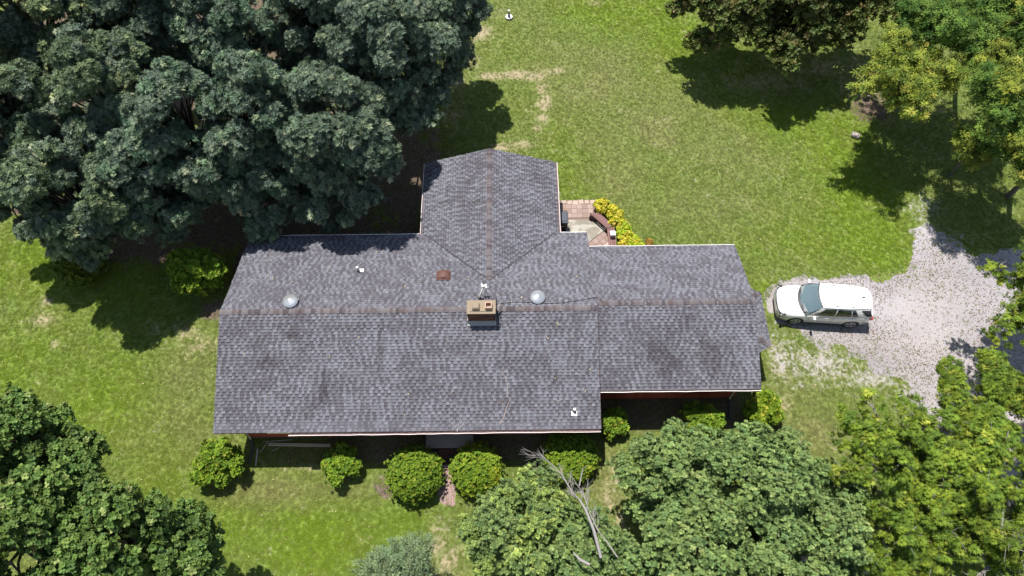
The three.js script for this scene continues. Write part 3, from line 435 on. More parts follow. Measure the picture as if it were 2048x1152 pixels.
{
  const g = thing('fallen_gutter', 'cream gutter length lying in the grass under the left front eave', 'gutter', [-9.35, .02, -8.62], -.03);
  part('trough', [box(2.75, .012, .10, 0, .012, 0), box(2.75, .085, .012, 0, .05, -.05), box(2.75, .085, .012, 0, .05, .05)], mat.cream, g); part('lip', box(2.75, .014, .03, 0, .095, .062), mat.cream, g);
  const t = thing('stick_pile', 'bare sticks poking out at the left end of the fallen gutter', 'sticks');
  for (const [a, b] of [[[-11.05, .03, -8.3], [-10.7, .25, -8.72]], [[-10.95, .2, -8.75], [-9.7, .1, -8.85]], [[-10.55, .03, -8.35], [-10.2, .12, -8.5]]]) part('stick', tube([a, b], [.014, .01]), greyM, t);
  const d = thing('drain_hose', 'black ribbed drain hose at the foot of the left corner downspout', 'hose');
  part('hose', tube([[-11.44, .33, -8.84], [-11.42, .16, -8.72], [-11.4, .07, -8.55], [-11.42, .06, -8.2], [-11.44, .06, -7.85]], .055, 8), std(.05, .05, .052, .7), d); part('clamp', cyl(.065, .065, .03, -11.43, .22, -8.78, 10), mat.black, d);
  solo('edging_stake', 'weathered grey stake lying next to the left drain hose', 'stake', box(.05, .05, .75, -11.16, .03, -8.1, .05), greyM);
  const d2 = thing('drain_hose', 'black drain hose below the downspout at the right wing corner', 'hose'); part('hose', tube([[9.84, .3, -10.44], [9.86, .12, -10.35], [9.85, .06, -10.1], [9.75, .06, -9.6]], .055, 8), std(.05, .05, .052, .7), d2); part('clamp', cyl(.065, .065, .03, 9.85, .2, -10.42, 10), mat.black, d2);
}
{
  const f = thing('bird_bath', 'small white octagonal garden dish with ball-topped post by tall evergreens', 'bird bath', [.14, 0, -35.2]);
  part('dish', new THREE.LatheGeometry([[0, .05], [.16, .06], [.2, .12], [.24, .12], [.22, .03], [0, .02]].map(([a, b]) => new THREE.Vector2(a, b)), 8), std(.62, .64, .66, .6), f); part('post', cyl(.09, .03, .42, 0, .05, -.05, 10), std(.10, .10, .12, .6), f); part('ball', new THREE.SphereGeometry(.075, 14, 10).translate(0, .5, -.05), mat.white, f);
  solo('log_piece', 'short grey weathered log lying on the grass beside tree shadow', 'log', new THREE.CylinderGeometry(.15, .16, .42, 12).rotateZ(Math.PI / 2).rotateY(-.5).translate(19.2, .13, -25.6), std(.40, .34, .33, .9));
}

// ---------------------------------------------------------------- the white car
{
  const car = thing('parked_car', 'white five-door family SUV parked on the pale gravel drive', 'car', [14.88, .012, -14.95], -.08); car.scale.setScalar(.945);
  const paint = phys(.72, .72, .72, .25, { clearcoat: 1, clearcoatRoughness: .05 }), trim = std(.02, .02, .022, .5), glassD = phys(.012, .014, .018, .05, { clearcoat: 1, clearcoatRoughness: .02 }), chrome = std(.7, .7, .72, .15, { metalness: 1 });
  // body: cross-sections from nose (-x) to tail (+x): [x, half width, sill, top, how much the top is crowned]
  const S = [[-2.33, .50, .42, .66, .0], [-2.30, .60, .34, .73, .005], [-2.24, .685, .27, .80, .01], [-2.12, .775, .235, .865, .018], [-1.95, .85, .22, .915, .024], [-1.7, .90, .21, .95, .028], [-1.37, .92, .21, .985, .03], [-1.05, .92, .21, 1.015, .03], [-.7, .92, .21, 1.035, .02], [0, .92, .21, 1.055, .01], [.7, .922, .21, 1.075, .01], [1.36, .925, .215, 1.10, .01], [1.75, .912, .23, 1.13, .01], [2.0, .875, .25, 1.145, .012], [2.17, .81, .29, 1.13, .012], [2.27, .72, .36, 1.06, .01], [2.31, .64, .44, .96, .0]];
  const half = ([x, w, b, t, c]) => [[0, t + c], [.3 * w, t + c * .8], [.6 * w, t + c * .35], [.80 * w, t - .004], [.90 * w, t - .028], [.955 * w, t - .085], [.985 * w, t - .17], [w, t - .32 * (t - b)], [.992 * w, t - .55 * (t - b)], [.985 * w, b + .25 * (t - b)], [.965 * w, b + .12 * (t - b)], [.91 * w, b + .02], [.8 * w, b], [.4 * w, b], [0, b]].map(([y, z]) => [x, z, y]);
  const rings = S.map((s) => { const h = half(s); return h.concat(h.slice(1, -1).reverse().map(([x, y, z]) => [x, y, -z])); }), N = rings[0].length, pos = rings.flat(2), idx = [];
  for (let i = 0; i < rings.length - 1; i++) for (let k = 0; k < N; k++) { const a = i * N + k, b = i * N + (k + 1) % N; idx.push(a, a + N, b, b, a + N, b + N); }
  for (const [i, f] of [[0, 1], [rings.length - 1, 0]]) for (let k = 1; k < N - 1; k++) f ? idx.push(i * N, i * N + k, i * N + k + 1) : idx.push(i * N, i * N + k + 1, i * N + k);
  let g = new THREE.BufferGeometry(); g.setAttribute('position', new THREE.Float32BufferAttribute(pos, 3)); g.setIndex(idx); g.setAttribute('uv', new THREE.Float32BufferAttribute(new Float32Array(pos.length / 3 * 2), 2)); g.computeVertexNormals();
  const ev = new Evaluator(); ev.useGroups = false; let br = new Brush(g); br.updateMatrixWorld();
  for (const x of [-1.37, 1.36]) { const cut = new Brush(new THREE.CylinderGeometry(.405, .405, 2.4, 40).rotateX(Math.PI / 2).translate(x, .37, 0)); cut.updateMatrixWorld(); br = ev.evaluate(br, cut, SUBTRACTION); br.updateMatrixWorld(); }
  const body = part('body', toCreasedNormals(clean(br.geometry), .6), paint, car);
  part('arch_liner', [-1.37, 1.36].map((x) => new THREE.CylinderGeometry(.40, .40, 1.5, 32, 1, true).rotateX(Math.PI / 2).translate(x, .372, 0)), trim, car);
  part('underbody', box(3.6, .12, 1.5, 0, .24, 0), trim, car);
  // greenhouse: curves of the belt and of the roof edge, mirrored
  const side = (s) => {
    const belt = (x) => V3(x, 1.035 + .055 * (x + 1) / 3, s * (.872 - .035 * Math.max(0, x - 1.2)))  , roofE = (x) => V3(x, 1.575 + .02 * Math.sin((x + .4) / 2.3 * Math.PI) - .02 * Math.max(0, x - 1.2), s * (.665 - .10 * Math.max(0, x - .9)));
    const at = (x0, x1, t) => belt(x0).lerp(roofE(x1), t).add(V3(0, 0, s * .045 * Math.sin(t * Math.PI)));
    const panel = (b0, t0, b1, t1, lo, hi, off) => { const f = [], n = 4; for (let i = 0; i < n; i++) for (let j = 0; j < n; j++) { const q = [[i, j], [i + 1, j], [i + 1, j + 1], [i, j + 1]].map(([a, c]) => { const u = a / n, v = lo + (hi - lo) * c / n; return at(b0 + (b1 - b0) * u, t0 + (t1 - t0) * u, v).add(V3(0, 0, s * off)).toArray(); }); f.push(q); } return polys(f); };
    return { panel, at };
  };
  for (const s of [-1, 1]) {
    const { panel } = side(s);
    part('pillars', [panel(-1.08, -.40, 2.16, 1.86, 0, 1, -.004)], paint, car).name = 'side_frame';
    part('side_window', panel(-.78, -.16, .27, .30, .06, .86, .006), glassD, car); part('side_window', panel(.33, .36, 1.12, .98, .06, .86, .006), glassD, car); part('quarter_window', panel(1.17, 1.03, 1.50, 1.16, .08, .84, .006), glassD, car); part('rear_quarter_glass', panel(1.96, 1.40, 2.17, 1.88, .16, .84, .007), glassD, car);
    part('window_trim', [panel(-.85, -.22, 1.56, 1.2, .0, .045, .009), panel(-.82, -.2, 1.5, 1.15, .865, .9, .009)], chrome, car);
    for (const x of [-.02, .98]) part('door_handle', rbox(.2, .03, .035, .012, x, .93, s * .925), paint, car);
    part('door_seam', [box(.008, .72, .004, -.86, .66, s * .9225), box(.008, .72, .004, .30, .66, s * .9225), box(.008, .5, .004, 1.02, .78, s * .9245)], trim, car);
    part('sill_trim', box(1.9, .1, .02, 0, .27, s * .905), trim, car);
    const mir = part('mirror', rbox(.13, .14, .25, .05, -.70, 1.10, s * 1.04), paint, car); part('stalk', box(.06, .05, .12, -.68, 1.045, s * .91), trim, mir);
    part('headlight', rbox(.34, .075, .13, .03, -2.07, .80, s * .755, s * .62), phys(.55, .58, .6, .08, { clearcoat: 1 }), car); part('lamp_trim', rbox(.45, .03, .11, .012, -2.03, .850, s * .775, s * .55), trim, car);
    part('fog_lamp', rbox(.16, .06, .06, .02, -2.16, .46, s * .74, s * .6), trim, car);
    part('taillight', rbox(.16, .17, .2, .04, 2.15, .98, s * .78, s * -.4), phys(.35, .015, .02, .15, { clearcoat: 1 }), car);
    for (const x of [.28, 1.05]) part('rail_foot', rbox(.13, .02, .045, .008, x, 1.628 - (x > 1 ? .004 : 0), s * .60), trim, car);
    for (const x of [-1.37, 1.36]) {
      const w = part('wheel', new THREE.LatheGeometry([[.24, -.11], [.335, -.115], [.362, -.085], [.366, 0], [.362, .085], [.335, .115], [.24, .11]].map(([a, b]) => new THREE.Vector2(a, b)), 36).rotateX(Math.PI / 2).translate(x, .366, s * .80), std(.018, .018, .018, .85), car);
      const spokes = []; for (let k = 0; k < 5; k++) for (const o of [-.14, .14]) { const a = k / 5 * Math.PI * 2 + o + .3; spokes.push(box(.20, .035, .03, .13, 0, 0).applyMatrix4(new THREE.Matrix4().makeRotationZ(a)).translate(x, .366, s * .90)); }
      part('rim', [...spokes, new THREE.TorusGeometry(.238, .018, 8, 32).translate(x, .366, s * .905), new THREE.CylinderGeometry(.055, .055, .04, 14).rotateX(Math.PI / 2).translate(x, .366, s * .905)], std(.62, .63, .65, .28, { metalness: .75 }), w);
      part('brake_disc', new THREE.CylinderGeometry(.235, .235, .02, 24).rotateX(Math.PI / 2).translate(x, .366, s * .845), std(.05, .05, .052, .5, { metalness: .5 }), w);
    }
  }
  const sheet = (fn, nu, nv, th = 0) => { const f = []; for (let i = 0; i < nu; i++) for (let j = 0; j < nv; j++) f.push([[i, j], [i + 1, j], [i + 1, j + 1], [i, j + 1]].map(([a, b]) => fn(a / nu, b / nv))); const q = polys(f); if (th) { const l = q.clone().translate(0, -th, 0); return toCreasedNormals(merge([q, l]), .6); } return toCreasedNormals(q, .6); };
  const roofZ = (x, y) => 1.632 + .028 * Math.sin(clamp01((x + .5) / 2.45) * Math.PI) - .055 * Math.pow(Math.abs(y) / .67, 2.4) - .03 * Math.max(0, x - 1.2);
  part('roof_panel', sheet((u, v) => { const w = (v - .5) * 2, x0 = -.50 + .13 * w * w, x1 = 1.96 - .12 * w * w, x = x0 + (x1 - x0) * u, y = w * (.685 - .10 * Math.max(0, x - .9)); return [x, roofZ(x, y), y]; }, 14, 14, .02), paint, car);
  const ws = phys(.26, .37, .42, .03, { transmission: .62, thickness: 0, ior: 1.6 });  // teal of the reflected sky is put into the glass colour
  part('windshield', sheet((u, v) => { const w = (v - .5) * 2, a = V3(-1.30 + .26 * w * w, 1.035, w * .83), b = V3(-.495 + .13 * w * w, roofZ(-.45, w * .66), w * .655), p = a.lerp(b, u); p.y += .03 * Math.sin(u * Math.PI); return p.toArray(); }, 8, 12), ws, car);
  part('windshield_border', [sheet((u, v) => { const w = (v - .5) * 2; return [-1.36 + .27 * w * w + u * .11, 1.03 + u * .05, w * .845]; }, 2, 12), sheet((u, v) => { const w = (v - .5) * 2; return [-.555 + .13 * w * w + u * .06, roofZ(-.45, w * .66) - .018 + u * .014, w * .66]; }, 1, 12)], trim, car);
  part('wiper', [box(.5, .015, .02, -1.16, 1.10, .3, 1.25), box(.5, .015, .02, -1.18, 1.10, -.25, 1.3)], trim, car);
  part('rear_window', sheet((u, v) => { const w = (v - .5) * 2, a = V3(1.965 - .12 * w * w, roofZ(1.9, w * .6) - .012, w * .575), b = V3(2.20 - .10 * w * w, 1.15, w * .76); return a.lerp(b, u).toArray(); }, 4, 10), glassD, car);
  part('rear_spoiler', sheet((u, v) => { const w = (v - .5) * 2; return [1.92 - .12 * w * w + u * .13, roofZ(1.92, w * .56) + .004 - .015 * u, w * .56]; }, 2, 10, .025), paint, car);
  part('fin_antenna', (() => { const s = new THREE.Shape([[0, 0], [.17, 0], [.15, .055], [.10, .06]].map(([a, b]) => new THREE.Vector2(a, b))); return new THREE.ExtrudeGeometry(s, { depth: .035, bevelEnabled: true, bevelSize: .006, bevelThickness: .006, bevelSegments: 1 }).translate(1.52, 1.628, -.018); })(), trim, car);
  part('grille', [rbox(.06, .14, 1.05, .02, -2.295, .60, 0), rbox(.05, .08, 1.1, .02, -2.29, .42, 0)], trim, car); part('grille_bar', rbox(.05, .025, 1.2, .01, -2.30, .70, 0), chrome, car);
  part('nose_band', tube([[-1.98, .885, -.84], [-2.12, .845, -.775], [-2.235, .80, -.66], [-2.305, .755, -.40], [-2.325, .74, 0], [-2.305, .755, .40], [-2.235, .80, .66], [-2.12, .845, .775], [-1.98, .885, .84]], .026, 6), trim, car);
  for (const s of [-1, 1]) part('hood_crease', tube([[-2.1, .905, s * .52], [-1.7, .972, s * .62], [-1.25, 1.018, s * .70]], .006, 4), paint, car);
  const inside = std(.20, .21, .22, .8), inner = thing; void inner;
  part('interior', [box(2.9, .02, 1.6, .45, 1.085, 0)], std(.03, .03, .032, .9), car); part('dashboard', rbox(.5, .12, 1.45, .04, -.92, 1.09, 0), inside, car);
  for (const [x, z] of [[-.12, .37], [-.12, -.37], [.85, .4], [.85, -.4]]) part('seat', [rbox(.16, .42, .46, .06, x, 1.25, z), rbox(.10, .14, .24, .04, x + .02, 1.47, z)], inside, car);
  part('steering_wheel', new THREE.TorusGeometry(.17, .018, 8, 24).rotateY(Math.PI / 2).rotateZ(-.35).translate(-.58, 1.15, .37), trim, car);
  part('number_plate', box(.01, .12, .3, 2.305, .75, 0), std(.6, .6, .62, .5), car);
}

// ---------------------------------------------------------------- vegetation
function leafSet(list) { const pos = []; for (const t of list) pos.push(...t); const g = new THREE.BufferGeometry(); g.setAttribute('position', new THREE.Float32BufferAttribute(pos, 3)); g.computeVertexNormals(); return g; }
const LEAF = {
  // outlines in the leaf's own plane: [across, along]; the middle of the leaf is the first point
  blade: [[0, .45], [0, 0], [-.5, .45], [0, 1], [.5, .45], [0, 0]],
  oval: [[0, .5], [0, 0], [-.42, .3], [-.46, .65], [0, 1], [.46, .65], [.42, .3], [0, 0]],
  star: [[0, .36], [0, 0], [-.26, .12], [-.62, .22], [-.27, .36], [-.5, .86], [-.12, .56], [0, 1.05], [.12, .56], [.5, .86], [.27, .36], [.62, .22], [.26, .12], [0, 0]],
  maple: [[0, .42], [0, 0], [-.34, .1], [-.56, .42], [-.38, .55], [-.36, .86], [0, 1], [.36, .86], [.38, .55], [.56, .42], [.34, .1], [0, 0]],
};
function spray(kind, seed, n, len, wid, reach, lift, fold = .25) {
  const r = rng(seed), tri = [], out = LEAF[kind];
  for (let i = 0; i < n; i++) {
    const az = i * 2.399 + r() * .8, el = lift[0] + (lift[1] - lift[0]) * r(), h = reach * (.15 + .85 * i / n), L = len * (.75 + .5 * r());
    const d = V3(Math.cos(az) * Math.cos(el), Math.sin(el), Math.sin(az) * Math.cos(el)), s = V3(-Math.sin(az), (r() - .5) * .7, Math.cos(az)).normalize(), nn = d.clone().cross(s), o = V3(Math.cos(az) * reach * .12, h, Math.sin(az) * reach * .12);
    const P = out.map(([a, b]) => o.clone().addScaledVector(d, b * L).addScaledVector(s, a * wid * L / len).addScaledVector(nn, fold * Math.abs(a) * wid - .12 * b * b * L));
    for (let k = 1; k < P.length - 1; k++) tri.push([P[0], P[k], P[k + 1]].flatMap((p) => p.toArray()));
  }
  return leafSet(tri);
}
const leafy = (rough, trans, spec = .3) => new THREE.MeshPhysicalMaterial({ color: 0xffffff, roughness: rough, transmission: trans, thickness: 0, ior: 1.4, specularIntensity: spec, side: THREE.DoubleSide });
// kinds of foliage: spray shapes, material, colours [r, g, b] and the spread between leaves
const KIND = {
  evergreen: { geo: [1, 2].map((s) => spray('blade', s, 26, .125, .042, .12, [-.1, .75])), mat: leafy(.5, .1, .5), col: [[.105, .152, .104], [.142, .192, .126], [.080, .120, .088]], rare: [.27, .31, .20], bark: std(.06, .05, .042, .95) },
  broad: { geo: [3, 4].map((s) => spray('maple', s, 14, .115, .11, .16, [-.1, .7])), mat: leafy(.55, .15, .5), col: [[.095, .160, .036], [.125, .195, .042], [.074, .130, .032]], rare: [.23, .28, .09], bark: std(.2, .17, .14, .95) },
  rosette: { geo: [5, 6].map((s) => spray('oval', s, 22, .092, .048, .10, [.0, .7])), mat: leafy(.6, .15, .5), col: [[.165, .245, .080], [.200, .282, .086], [.134, .208, .072]], rare: [.27, .34, .12], bark: std(.25, .22, .19, .95) },
  star: { geo: [7, 8].map((s) => spray('star', s, 9, .14, .14, .16, [-.2, .5])), mat: leafy(.7, .3), col: [[.150, .225, .026], [.205, .275, .030], [.105, .170, .024]], rare: [.30, .34, .05], bark: std(.22, .205, .19, .95) },
  glossy: { geo: [9, 10].map((s) => spray('oval', s, 14, .125, .068, .12, [.0, .7])), mat: leafy(.5, .05, .6), col: [[.066, .096, .022], [.086, .118, .024], [.080, .086, .022]], rare: [.19, .15, .06], bark: std(.14, .11, .09, .95) },
  pecan: { geo: [11, 12].map((s) => spray('blade', s, 18, .14, .05, .22, [-.2, .5])), mat: leafy(.7, .25), col: [[.195, .245, .036], [.250, .290, .040], [.130, .190, .032]], rare: [.36, .36, .07], bark: std(.13, .12, .11, .95) },
  feather: { geo: [13, 14].map((s) => spray('blade', s, 18, .11, .028, .2, [.1, .9])), mat: leafy(.7, .15), col: [[.18, .25, .125], [.215, .28, .14], [.15, .21, .11]], rare: [.2, .24, .14], bark: std(.25, .22, .2, .95) },
  hedge: { geo: [15, 16].map((s) => spray('oval', s, 14, .052, .030, .05, [.1, .8])), mat: leafy(.55, .2, .4), col: [[.150, .240, .020], [.195, .285, .024], [.110, .195, .020]], rare: [.28, .31, .04], bark: std(.2, .16, .13, .95) },
  golden: { geo: [17, 18].map((s) => spray('oval', s, 14, .06, .034, .04, [.1, .7])), mat: leafy(.6, .2), col: [[.56, .52, .045], [.46, .50, .04], [.60, .52, .07]], rare: [.58, .42, .12], bark: std(.2, .16, .13, .95) },
};
const tmpM = new THREE.Matrix4(), tmpQ = new THREE.Quaternion(), UP = V3(0, 1, 0);
function onSphere(r) { const z = r() * 2 - 1, a = r() * 6.28318, q = Math.sqrt(1 - z * z); return V3(q * Math.cos(a), z, q * Math.sin(a)); }
function foliage(parent, kind, lobes, count, seed, o = {}) {       // sprays spread through each lobe, most of them near its skin
  const k = KIND[kind], r = rng(seed), vol = lobes.reduce((s, l) => s + l.r * l.r, 0), per = lobes.map((l) => Math.round(count * l.r * l.r / vol)), total = per.reduce((a, b) => a + b, 0);
  const sizes = [Math.ceil(total / 2), Math.floor(total / 2)], meshes = sizes.map((n, i) => { const m = new THREE.InstancedMesh(k.geo[i], k.mat, n); m.name = o.name ?? 'crown'; m.userData = { kind: 'stuff' }; m.castShadow = m.receiveShadow = true; parent.add(m); return m; });
  const used = [0, 0], C = new THREE.Color(); let n = 0;
  lobes.forEach((l, li) => {
    const tone = .84 + .32 * r(), tint = r();
    for (let i = 0; i < per[li]; i++) {
      const d = onSphere(r); if (d.y < -.35 && r() < .7) d.y *= -1;
      const q = l.r * (1.06 - .5 * Math.pow(r(), 1.7)) + (r() < .14 ? (.06 + .2 * r()) * Math.min(1, l.r * 1.6) : 0), p = V3(l.x + d.x * q * (l.sx ?? 1), l.y + d.y * q * (l.sy ?? 1), l.z + d.z * q * (l.sx ?? 1));
      if (p.y < .04) p.y = .04 + r() * .1;
      const ax = d.clone().multiplyScalar(.9).add(V3((r() - .5) * .9, .35 + (r() - .5) * .8, (r() - .5) * .9)).normalize();
      tmpQ.setFromUnitVectors(UP, ax); const s = (o.scale ?? 1) * (.75 + .55 * r());
      tmpM.compose(p, tmpQ, V3(s, s, s));
      const which = n < sizes[0] * 2 ? n % 2 : 0, m = meshes[which]; if (used[which] >= sizes[which]) { n++; continue; }
      m.setMatrixAt(used[which], tmpM);
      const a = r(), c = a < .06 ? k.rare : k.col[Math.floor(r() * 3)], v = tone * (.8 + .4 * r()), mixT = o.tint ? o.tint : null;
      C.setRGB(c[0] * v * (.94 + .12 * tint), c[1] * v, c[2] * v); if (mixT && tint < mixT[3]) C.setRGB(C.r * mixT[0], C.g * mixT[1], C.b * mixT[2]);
      m.setColorAt(used[which]++, C); n++;
    }
  });
  meshes.forEach((m, i) => { m.count = used[i]; m.instanceMatrix.needsUpdate = true; });
}
function crownLobes(r, n, c, rx, ry, size, low = -.55) {          // lobes set round an uneven ellipsoid, so that gaps and billows form
  const out = [], ph = r() * 6.28, k = 2 + Math.floor(r() * 3), ph2 = r() * 6.28;
  for (let i = 0; i < n; i++) {
    const y = 1 - (1 - low) * (i + .5) / n, q = Math.sqrt(Math.max(0, 1 - y * y)), a = i * 2.39996 + r() * 1.1, arm = 1 + .17 * Math.cos(k * a + ph) + .12 * Math.cos(5 * a + ph2), f = (.5 + .48 * r()) * arm;
    out.push({ x: c.x + Math.cos(a) * q * rx * f, y: c.y + y * ry * (.6 + .45 * r()), z: c.z + Math.sin(a) * q * rx * f, r: size * (.55 + .75 * r() * r() + .25 * r()), sy: .8 });
  }
  return out;
}
function billows(lobes, r, k) {                                    // each lobe breaks up into smaller ones, so that no round ball is left
  const out = [];
  for (const l of lobes) {
    out.push({ ...l, r: l.r * .72 });
    for (let i = 0; i < k; i++) { const d = onSphere(r); if (d.y < -.2) d.y *= -1; const q = l.r * (.55 + .45 * r()); out.push({ x: l.x + d.x * q, y: l.y + d.y * q * .8, z: l.z + d.z * q, r: l.r * (.26 + .32 * r()), sy: .85 }); }
  }
  return out;
}
function armLobes(r, c, n, len, size) {                            // an open crown: tufts strung along rising arms, air between them
  const out = [];
  for (let i = 0; i < n; i++) {
    const a = i * 2.39996 + r() * .7, el = .05 + 1.1 * Math.pow(r(), 1.4), L = len * (.6 + .55 * r()), dx = Math.cos(a) * Math.cos(el), dz = Math.sin(a) * Math.cos(el), dy = Math.sin(el) * .8;
    let bx = 0, bz = 0; for (let k = 0; k < 5; k++) { const t = .3 + .7 * k / 4; bx += (r() - .5) * .28; bz += (r() - .5) * .28; if (r() < .12) continue; out.push({ x: c.x + dx * L * t + bx, y: c.y + dy * L * t + (r() - .5) * .3, z: c.z + dz * L * t + bz, r: size * (1.15 - .5 * t) * (.65 + .7 * r()), sy: .75 }); }
  }
  return out;
}
function tree(name, label, kind, x, z, h, rx, ry, o = {}) {        // h: height of the crown's middle
  const seed = Math.round(Math.abs(x * 131 + z * 977 + h * 37)), r = rng(seed), t = thing(name, label, 'tree', [0, 0, 0], 0, o.group);
  const lean = o.lean ?? [-x * .5 * h / (31 - h), -z * .5 * h / (31 - h)], bx = x - lean[0], bz = z - lean[1], lobes = (o.lobes ?? (o.arms ? armLobes(r, V3(x, h, z), o.arms, rx * 1.25, o.size ?? rx * .3) : null) ?? billows(crownLobes(r, o.n ?? 26, V3(x, h, z), rx, ry, o.size ?? rx * .36, o.low ?? -.55), r, 6)).concat((o.extra ?? []).map(([a, b, c, d]) => ({ x: a, y: b, z: c, r: d, sy: .8 })));
  const tr = o.trunk ?? .09 + rx * .045, fork = V3(bx + (x - bx) * .55, h - ry * .45, bz + (z - bz) * .55);
  part('trunk', tube([[bx, -.05, bz], [bx + .03, .35, bz], fork.clone().lerp(V3(bx, 0, bz), .4).toArray(), fork.toArray(), [x, h + ry * .35, z]], [tr * 1.5, tr * 1.1, tr, tr * .8, tr * .25], 8), KIND[kind].bark, t);
  const limbs = []; for (const l of lobes) { if (r() < (o.bare ?? .6) * (lobes.length > 120 ? .25 : 1)) { const m = V3((fork.x + l.x) / 2 + (r() - .5) * .5, (fork.y + l.y) / 2 + .25 + r() * .3, (fork.z + l.z) / 2 + (r() - .5) * .5), e = V3(l.x, l.y, l.z); limbs.push(tube([fork, m, e], [tr * .45, tr * .26, tr * .1], 5)); for (let k = 0; k < (o.twigs ?? 1); k++) { const d = onSphere(r); d.y = Math.abs(d.y) * .8; limbs.push(tube([m.clone().lerp(e, .4 + .5 * r()), e.clone().addScaledVector(d, l.r * (o.poke ?? 1) * .6), e.clone().addScaledVector(d.add(V3((r() - .5) * .8, 0, (r() - .5) * .8)), l.r * (o.poke ?? 1))], [tr * .11, tr * .07, tr * .02], 4)); } } }
  if (limbs.length) part('limbs', limbs, KIND[kind].bark, t).userData = { kind: 'stuff' };
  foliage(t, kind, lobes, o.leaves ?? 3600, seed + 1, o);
  return t;
}
function shrub(name, label, kind, x, z, r0, h, o = {}) {
  const seed = Math.round(Math.abs(x * 71 + z * 313)), r = rng(seed), t = thing(name, label, 'shrub', [0, 0, 0], 0, o.group), lobes = [];
  if (o.clipped) { lobes.push({ x, y: h * .5, z, r: r0, sy: h * .5 / r0 }); for (let i = 0; i < 9; i++) { const a = i * 2.4; lobes.push({ x: x + Math.cos(a) * r0 * .62, y: h * (.45 + .2 * r()), z: z + Math.sin(a) * r0 * .62, r: r0 * .42, sy: .75 }); } }
  else for (let i = 0; i < (o.n ?? 14); i++) { const a = i * 2.39996 + r(), q = r0 * .72 * Math.sqrt((i + .5) / (o.n ?? 14)); lobes.push({ x: x + Math.cos(a) * q, y: h * (.42 + .36 * r()) * (1 - .25 * q / r0), z: z + Math.sin(a) * q, r: r0 * (.26 + .16 * r()), sy: h * .32 / (r0 * .34) * .8 }); }
  if (!o.clipped && r0 > .35) { const more = billows(lobes, r, 5); lobes.length = 0; lobes.push(...more); }
  const stems = []; for (let i = 0; i < 7; i++) { const l = lobes[i % lobes.length]; stems.push(tube([[x + (r() - .5) * .2, 0, z + (r() - .5) * .2], [(x + l.x) / 2, l.y * .6, (z + l.z) / 2], [l.x, l.y, l.z]], [.022, .015, .006], 5)); }
  part('stems', stems, KIND[kind].bark, t).userData = { kind: 'stuff' };
  foliage(t, kind, lobes, o.leaves ?? 1500, seed + 3, { name: 'foliage', ...o });
  return t;
}
const EG = 'dark evergreens along the upper left', ev = (label, x, z, h, rx, ry, o = {}) => tree('evergreen_tree', label, 'evergreen', x, z, h, rx * .93, ry, { group: EG, leaves: Math.round(1400 * rx * rx), scale: 1.0, size: rx * .3, n: 34, low: -.8, tint: x < -16 ? [1.14, 1.10, .84, .6] : x < -10 ? [.96, 1.04, .92, .5] : [1.06, 1.03, .95, .4], ...o });
ev('blue-green evergreen leaning over the roof corner beside the rear wing', -7.3, -20.9, 6.0, 3.0, 4.0);
ev('blue-green evergreen standing level with the far end of the rear wing', -5.3, -24.9, 6.0, 3.0, 4.2);
ev('evergreen at the lawn edge closest to the white garden dish', -3.0, -28.9, 6.0, 2.3, 3.9);
ev('evergreen behind the one level with the rear wing end, at the top edge', -6.3, -29.2, 6.4, 2.5, 4.2);
ev('tall evergreen left of a black gap near the top of the photo', -9.2, -26.6, 7.0, 2.7, 4.6);
ev('evergreen with a deep black gap on its right, upper left woods', -12.2, -24.4, 6.8, 2.4, 4.4);
ev('evergreen with pale tips at the top edge, fourth from the left corner', -15.8, -27.0, 7.0, 2.8, 4.6);
ev('evergreen with pale tips at the top edge near the left corner', -18.9, -28.8, 7.0, 2.7, 4.6);
ev('evergreen in the very top left corner with yellowish tips', -21.9, -26.4, 7.0, 3.0, 4.6, { tint: [1.3, 1.2, .8, .5] });
ev('evergreen on the left frame edge below the corner tree', -21.8, -21.3, 6.5, 2.8, 4.3);
ev('shaded evergreen in the middle of the left woods', -17.6, -21.9, 6.3, 2.6, 4.2);
ev('evergreen second row, straight above the green bush', -13.9, -20.6, 6.3, 2.5, 4.2);
ev('evergreen behind the left end of the main roof', -10.7, -20.9, 6.6, 2.3, 4.4);
ev('evergreen reaching down towards the green bush at the roof corner', -15.6, -18.9, 5.1, 2.1, 3.3);
ev('evergreen whose shadow falls longest on the left lawn', -18.6, -17.8, 5.3, 2.4, 3.5);
ev('low evergreen touching the back gutter at the left roof corner', -11.1, -19.3, 4.6, 2.0, 3.2, { n: 22 });
ev('small evergreen on the left frame edge above the open lawn', -22.4, -18.9, 4.8, 1.8, 3.2, { n: 20 });
ev('low evergreen touching the back gutter midway along the roof', -8.4, -19.5, 4.4, 1.8, 3.2, { n: 20 });

const bt = (label, x, z, h, rx, ry, o) => tree('maple_tree', label, 'broad', x, z, h, rx, ry, { group: 'broad-leaved trees at the lower left', leaves: Math.round(950 * rx * rx), scale: .82, size: rx * .33, n: 30, twigs: 0, bare: .3, ...o });
bt('broad-leaved tree on the left edge jutting up onto the lawn', -17.3, -7.0, 6.0, 1.5, 2.2);
bt('largest broad-leaved tree in the lower left corner group', -13.0, -3.7, 5.6, 1.9, 2.4);
bt('broad-leaved tree filling the bottom left corner', -16.2, -3.6, 6.0, 2.1, 2.6);
bt('broad-leaved tree wedged between its left-edge neighbours', -15.6, -5.3, 5.6, 1.6, 2.0, { n: 22 });
bt('small broad-leaved tree at the right end of the lower left group', -10.9, -3.2, 4.8, 1.15, 1.8, { n: 18 });
tree('feathery_tree', 'small grey-green feathery tree at the bottom edge left of centre', 'feather', -4.15, -2.75, 3.0, 1.25, 1.4, { leaves: 2400, scale: 1.1, n: 20, size: .5, twigs: 3 });

